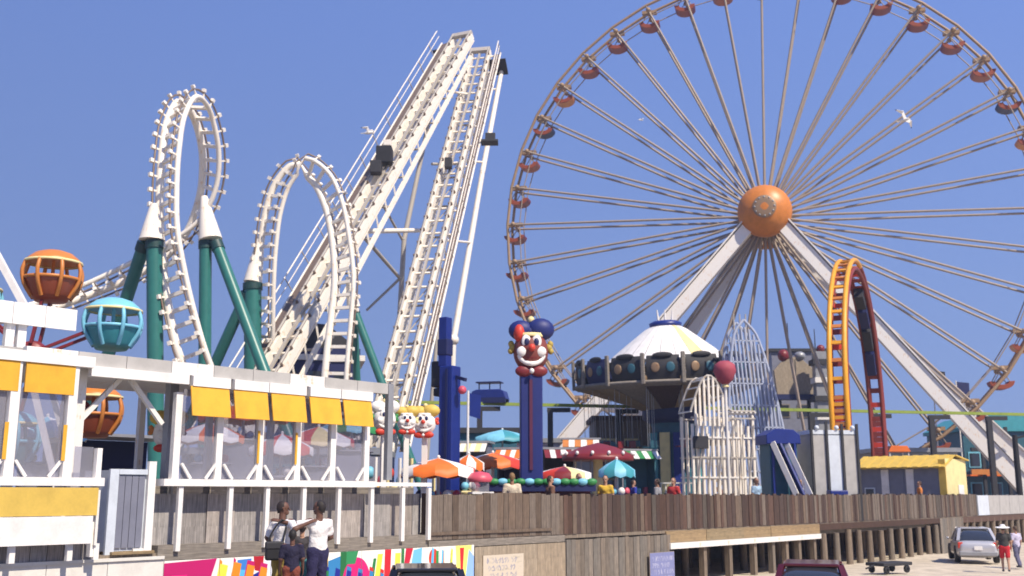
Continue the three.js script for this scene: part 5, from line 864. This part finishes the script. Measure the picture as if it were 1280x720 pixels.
{
  const G = 1.0, D = 18, P = (px, d = D) => { const p = at(px, 640, d); return V(p.x, G, p.z); };
  // left adult looks at the right one; right adult has an arm across
  const a = person('person in white t-shirt and khaki trousers with a black bag on the hip', P(354), Math.PI - 0.5, 1.73, { skin: deepSkin, shirt: [0.82, 0.80, 0.80], pants: [0.36, 0.26, 0.06], hair: [0.02, 0.012, 0.012] }, { look: -0.7, reach: 1, sleeve: 0.8, hem: 0.82, J: { eR: [-0.36, 1.3, -0.1], wR: [-0.52, 1.40, 0.05], eL: [0.27, 1.15, -0.06], wL: [0.22, 0.93, 0.02] } });
  const bag = thing('shoulder_bag', 'black shoulder bag on the hip of the person in khaki trousers', 'bag', P(345, 17.75).setY(G + 0.78), 0.3); part('pouch', box(0.3, 0.3, 0.14, 0, 0.15, 0, 0.04), M.black, bag); part('flap', box(0.31, 0.13, 0.15, 0, 0.24, 0.008, 0.03), M.dark, bag); part('strap', tubeAlong([V(-0.12, 0.28, 0), V(-0.02, 0.5, -0.02), V(0.12, 0.66, -0.03), V(0.18, 0.62, -0.06), V(0.13, 0.28, 0)], 0.016, 6), M.black, bag);
  person('person in white t-shirt and navy trousers reaching an arm to the other', P(399), Math.PI + 0.7, 1.74, { skin: deepSkin, shirt: [0.83, 0.81, 0.81], pants: [0.02, 0.018, 0.07], hair: [0.014, 0.01, 0.01] }, { look: 0.5, reach: 1, sleeve: 0.7, hem: 0.93, J: { eL: [0.38, 1.36, 0.12], wL: [0.58, 1.42, 0.3], eR: [-0.26, 1.15, 0.04], wR: [-0.14, 1.0, 0.2] } });
  person('child in dark navy shirt and rust red shorts beside the khaki trousers', P(367, 17.3), Math.PI + 0.2, 1.28, { skin: deepSkin, shirt: [0.015, 0.013, 0.04], pants: [0.20, 0.05, 0.03], hair: [0.012, 0.01, 0.01] }, { shorts: true, hem: 0.72, sleeve: 0.8 });
  person('person in dark top and teal trousers standing between the two in white', P(379, 18.7), Math.PI + 0.1, 1.36, { skin: tanSkin, shirt: [0.05, 0.045, 0.05], pants: [0.05, 0.20, 0.22], hair: [0.02, 0.012, 0.01] }, { sleeve: 0.6 });
  const Gs = (px, py) => { const p = onY(px, py, 0); p.y = -0.02; return p; };
  person('person in dark shirt, red shorts and white sun hat walking on the sand', Gs(1258, 714), Math.PI - 0.4, 1.72, { skin: tanSkin, shirt: [0.05, 0.05, 0.05], pants: [0.55, 0.02, 0.03], hair: [0.05, 0.03, 0.02] }, { shorts: true, hat: true, hem: 0.95, J: { kL: [0.1, 0.5, 0.12], aL: [0.1, 0.1, 0.02], kR: [-0.1, 0.5, -0.04], aR: [-0.1, 0.12, -0.22] } });
  person('person in pale lilac shirt and dark trousers walking on the sand', Gs(1273, 709), Math.PI + 0.3, 1.62, { skin: tanSkin, shirt: [0.55, 0.52, 0.68], pants: [0.12, 0.12, 0.2], hair: [0.08, 0.05, 0.03] }, { hem: 0.8, J: { kL: [0.1, 0.5, -0.04], aL: [0.1, 0.12, -0.2], kR: [-0.1, 0.5, 0.12] } });
  const Dk = (px, D) => { const p = at(px, 618, D); return V(p.x, DK, p.z); };
  person('person in black shirt and lime shorts on the pier by the grey cabin', FS(1061, 600, 0.9).p.setY(DK), Math.PI, 1.9, { skin: tanSkin, shirt: [0.012, 0.012, 0.014], pants: [0.3, 0.45, 0.08], hair: [0.03, 0.02, 0.02] }, { shorts: true, cell: 0.022 });
  person('person in white shirt on the pier beside the red umbrella stall', Dk(724, 34), 0.6, 1.78, { skin: tanSkin, shirt: [0.7, 0.68, 0.7], pants: [0.03, 0.03, 0.1], hair: [0.06, 0.03, 0.02] }, { cell: 0.022 });
  person('person in yellow shirt on the pier below the turquoise umbrella', Dk(757, 34), -0.3, 1.72, { skin: tanSkin, shirt: [0.7, 0.45, 0.05], pants: [0.05, 0.06, 0.2], hair: [0.03, 0.02, 0.02] }, { cell: 0.022 });
  person('person in blue shirt on the pier in front of the swing carousel', Dk(792, 47), 1.9, 1.75, { skin: tanSkin, shirt: [0.02, 0.04, 0.35], pants: [0.2, 0.18, 0.15], hair: [0.03, 0.02, 0.02] }, { cell: 0.022 });
  person('person in green shirt on the pier beside the red umbrella stall', Dk(704, 40), -1.2, 1.8, { skin: tanSkin, shirt: [0.04, 0.2, 0.06], pants: [0.05, 0.05, 0.06], hair: [0.03, 0.02, 0.02] }, { cell: 0.022 });
  person('person in white shirt on the pier beside the blue slide', Dk(1002, 46), -0.2, 1.78, { skin: tanSkin, shirt: [0.75, 0.74, 0.7], pants: [0.06, 0.07, 0.12], hair: [0.05, 0.03, 0.02] }, { cell: 0.022 });
}

{ // more visitors along the fence
  const Dk = (px, D) => { const p = at(px, 618, D); return V(p.x, DK, p.z); };
  const list = [[822, 37, 'grey', [0.3, 0.3, 0.32], 'swing carousel'], [842, 39, 'red', [0.5, 0.04, 0.04], 'swing carousel'], [946, 43, 'pale blue', [0.35, 0.5, 0.65], 'white trestle'], [688, 31, 'brown', [0.16, 0.08, 0.05], 'clown tower'], [640, 30, 'cream', [0.7, 0.6, 0.45], 'clown tower'], [1150, 53.5, 'orange', [0.6, 0.2, 0.04], 'yellow roof booth']];
  list.forEach(([px, D, cn, rgb, by], i) => person(`person in ${cn} shirt behind the fence near the ${by}`, Dk(px, D), i * 1.3 - 2, 1.66 + (i % 3) * 0.06, { skin: i % 2 ? tanSkin : [0.3, 0.16, 0.1], shirt: rgb, pants: [0.06, 0.06, 0.1], hair: [[0.03, 0.02, 0.015], [0.2, 0.12, 0.05], [0.06, 0.03, 0.02]][i % 3] }, { cell: 0.022, hair: i % 2 ? 'long' : 'short' }));
}

// ------------------------------------------------------------------ vehicles
function car(name, label, pos, turn, paint, tall = 0) {       // length along z, rear towards +z
  const o = thing(name, label, 'car', pos, turn);
  const body = mat(paint, { roughness: 0.3, metalness: 0.35, clearcoat: 0.8, clearcoatRoughness: 0.1 }), hw = 0.84;
  // lower body lofted along z: [z, halfwidth, bottom, top]
  const sec = [[-2.1, 0.60, 0.32, 0.60], [-2.02, 0.74, 0.25, 0.68], [-1.7, 0.81, 0.22, 0.76], [-1.0, 0.84, 0.22, 0.88], [-0.3, 0.85, 0.22, 0.92], [0.9, 0.85, 0.22, 0.93], [1.6, 0.84, 0.22, 0.94], [1.92, 0.80, 0.26, 0.92], [2.03, 0.72, 0.32, 0.84], [2.08, 0.62, 0.38, 0.74]].map(r => [r[0], r[1], r[2], r[3] + tall * 0.3]);
  const loft = (sec, n, shape) => { const pos = [], idx = []; for (const s of sec) for (let k = 0; k < n; k++) { const p = shape(s, k / n * 6.28318); pos.push(...p); } const m = sec.length; for (let i = 0; i + 1 < m; i++) for (let k = 0; k < n; k++) { const a = i * n + k, b = i * n + (k + 1) % n; idx.push(a, a + n, b, b, a + n, b + n); } for (const [r, fl] of [[0, 0], [m - 1, 1]]) { const c = pos.length / 3; let x = 0, y = 0, z = 0; for (let k = 0; k < n; k++) { x += pos[(r * n + k) * 3]; y += pos[(r * n + k) * 3 + 1]; z += pos[(r * n + k) * 3 + 2]; } pos.push(x / n, y / n, z / n); for (let k = 0; k < n; k++) { const a = r * n + k, b = r * n + (k + 1) % n; fl ? idx.push(a, c, b) : idx.push(a, b, c); } } const g = new THREE.BufferGeometry(); g.setAttribute('position', new THREE.Float32BufferAttribute(pos, 3)); g.setIndex(idx); g.computeVertexNormals(); return g; };
  const se = (w, cy, hh, a, e = 0.38) => { const c = Math.cos(a), s = Math.sin(a); return [Math.sign(c) * Math.pow(Math.abs(c), e) * w, cy + Math.sign(s) * Math.pow(Math.abs(s), e) * hh]; };
  part('body', loft(sec, 28, (s, a) => { const [x, y] = se(s[1], (s[2] + s[3]) / 2, (s[3] - s[2]) / 2, a); return [x * (y > 0.6 ? 0.97 : 1), y, s[0]]; }), body, o);
  const top = 1.42 + tall, t = 0.3 * tall, cab = [[-0.95, 0.70, 0.80 + t, 0.93 + t], [-0.55, 0.68, 0.80 + t, 1.18 + tall * 0.7], [-0.2, 0.64, 0.80 + t, top - 0.04], [0.5, 0.63, 0.80 + t, top], [1.2, 0.63, 0.80 + t, top - 0.03], [1.5, 0.66, 0.80 + t, 1.22 + tall * 0.8], [1.72, 0.70, 0.80 + t, 0.96 + t]];
  part('window_band', loft(cab, 28, (s, a) => { const [x, y] = se(s[1], (s[2] + s[3]) / 2, (s[3] - s[2]) / 2, a, 0.45); return [x * (1.06 - 0.16 * (y - 0.8) / 0.7), y, s[0]]; }), M.glass, o);
  part('roof', box(1.12, 0.07, 1.5, 0, top - 0.0, 0.48, 0.03), body, o);
  for (const s of [-1, 1]) {
    part('pillar', bar(V(s * 0.58, top - 0.01, 1.18), V(s * 0.73, 0.92 + t, 1.74), 0.12, 0.07), body, o); part('pillar', bar(V(s * 0.57, top - 0.02, -0.25), V(s * 0.74, 0.9 + t, -0.95), 0.07, 0.06), body, o); part('pillar', bar(V(s * 0.60, top - 0.02, 0.45), V(s * 0.79, 0.9 + t, 0.5), 0.08, 0.05), body, o);
    part('tail_light', box(0.2, 0.26, 0.12, s * 0.68, 0.74 + t, 1.97, 0.03), M.red, o); part('headlight', box(0.3, 0.14, 0.12, s * 0.6, 0.62 + t, -1.99, 0.03), M.vinyl, o); part('mirror', box(0.14, 0.1, 0.08, s * 0.93, 0.95 + t, -0.6, 0.03), body, o);
    for (const z of [-1.3, 1.32]) { const w = part('wheel', lathe([[0.18, -0.11], [0.3, -0.11], [0.325, -0.07], [0.325, 0.07], [0.3, 0.11], [0.18, 0.11]], 22).rotateZ(Math.PI / 2).translate(s * 0.76, 0.32, z), M.black, o); part('rim', lathe([[0, s * -0.09], [0.19, s * -0.1], [0.19, s * -0.06], [0, s * -0.05]], 16).rotateZ(Math.PI / 2).translate(s * 0.76, 0.32, z), M.steel, w); part('wheel_arch', new THREE.TorusGeometry(0.35, 0.035, 6, 14, Math.PI).rotateY(Math.PI / 2).translate(s * 0.83, 0.32, z), M.dark, o); }
  }
  part('bumper', box(1.5, 0.2, 0.16, 0, 0.4, 2.03, 0.05), M.steel, o); part('bumper', box(1.5, 0.2, 0.16, 0, 0.4, -2.06, 0.05), M.steel, o); part('licence_plate', box(0.32, 0.16, 0.02, 0, 0.64 + t, 2.12), M.white, o);
  return o;
}
{ const p = onY(1217, 701, 0); p.y = 0.0; car('parked_car', 'silver hatchback parked on the sand beside the pier pilings', p, -0.30, [0.55, 0.55, 0.57]); }
{ const p = at(531, 710, 20.4); p.y = 0; car('parked_car', 'black car parked below the painted wall', p, 0.12, [0.01, 0.01, 0.014], 0.1); }
{ const p = at(1016, 710, 23.2); p.y = 0; car('parked_car', 'dark maroon car parked in front of the pier openings', p, -0.3, [0.10, 0.008, 0.012], 0.0); }
{ const p = onY(1112, 716, 0), o = thing('beach_cart', 'low dark flatbed cart on the sand in front of the close set pilings', 'cart', V(p.x, 0, p.z), 0.6);
  part('bed', box(1.7, 0.12, 0.8, 0, 0.33, 0, 0.02), M.dark, o); for (const x of [-0.6, 0.6]) for (const z of [-0.4, 0.4]) part('wheel', lathe([[0.04, -0.05], [0.13, -0.05], [0.145, 0], [0.13, 0.05], [0.04, 0.05]], 14).rotateX(Math.PI / 2).translate(x, 0.14, z * 0.8), M.black, o); part('handle', bar(V(-0.8, 0.32, 0), V(-1.35, 0.2, 0), 0.05, 0.05), M.dark, o); }

// ------------------------------------------------------------------ gulls
function gull(label, px, py, D, bank, turn, k = 1) {
  const o = thing('seagull', label, 'gull', at(px, py, D), turn, 'gulls in the sky'); o.rotation.z = bank;
  const wm = M.white, tip = M.steel;
  part('body', lathe([[0, -0.24], [0.03, -0.22], [0.075, -0.05], [0.08, 0.08], [0.05, 0.19], [0.045, 0.23], [0.02, 0.28], [0, 0.29]], 12).rotateX(Math.PI / 2).scale(k, k, k), wm, o);
  part('beak', cyl(V(0, 0, 0.28 * k), V(0, -0.01, 0.34 * k), 0.016 * k, 0.004, 6), M.yellow, o);
  part('tail', extrude([[-0.03, 0], [0.03, 0], [0.08, 0.16], [-0.08, 0.16]], 0.012).rotateX(-Math.PI / 2).translate(0, 0, -0.2).scale(k, k, k), wm, o);
  for (const s of [-1, 1]) { const w = part('wing', [barTaper(V(s * 0.04, 0.03, 0.06), V(s * 0.34, 0.16, 0.09), 0.03, 0.2, 0.025, 0.17, V(1, 0, 0)), barTaper(V(s * 0.34, 0.16, 0.09), V(s * 0.68, 0.09, -0.02), 0.025, 0.17, 0.01, 0.05, V(1, 0, 0))].map(g => g.scale(k, k, k)), wm, o); part('wing_tip', barTaper(V(s * 0.665, 0.093, -0.015), V(s * 0.74, 0.07, -0.06), 0.012, 0.055, 0.006, 0.02, V(1, 0, 0)).scale(k, k, k), M.black, w); }
}
gull('white seagull gliding beside the left lift tower', 460, 166, 52, 0.1, 1.3, 1.1);
gull('white seagull flying in front of the upper right wheel spokes', 1130, 150, 46, -0.4, 0.7, 1.0);
gull('tiny white seagull flying in front of the upper left wheel spokes', 801, 150, 80, 0.3, 1.9, 0.7);

renderer.render(scene, camera);
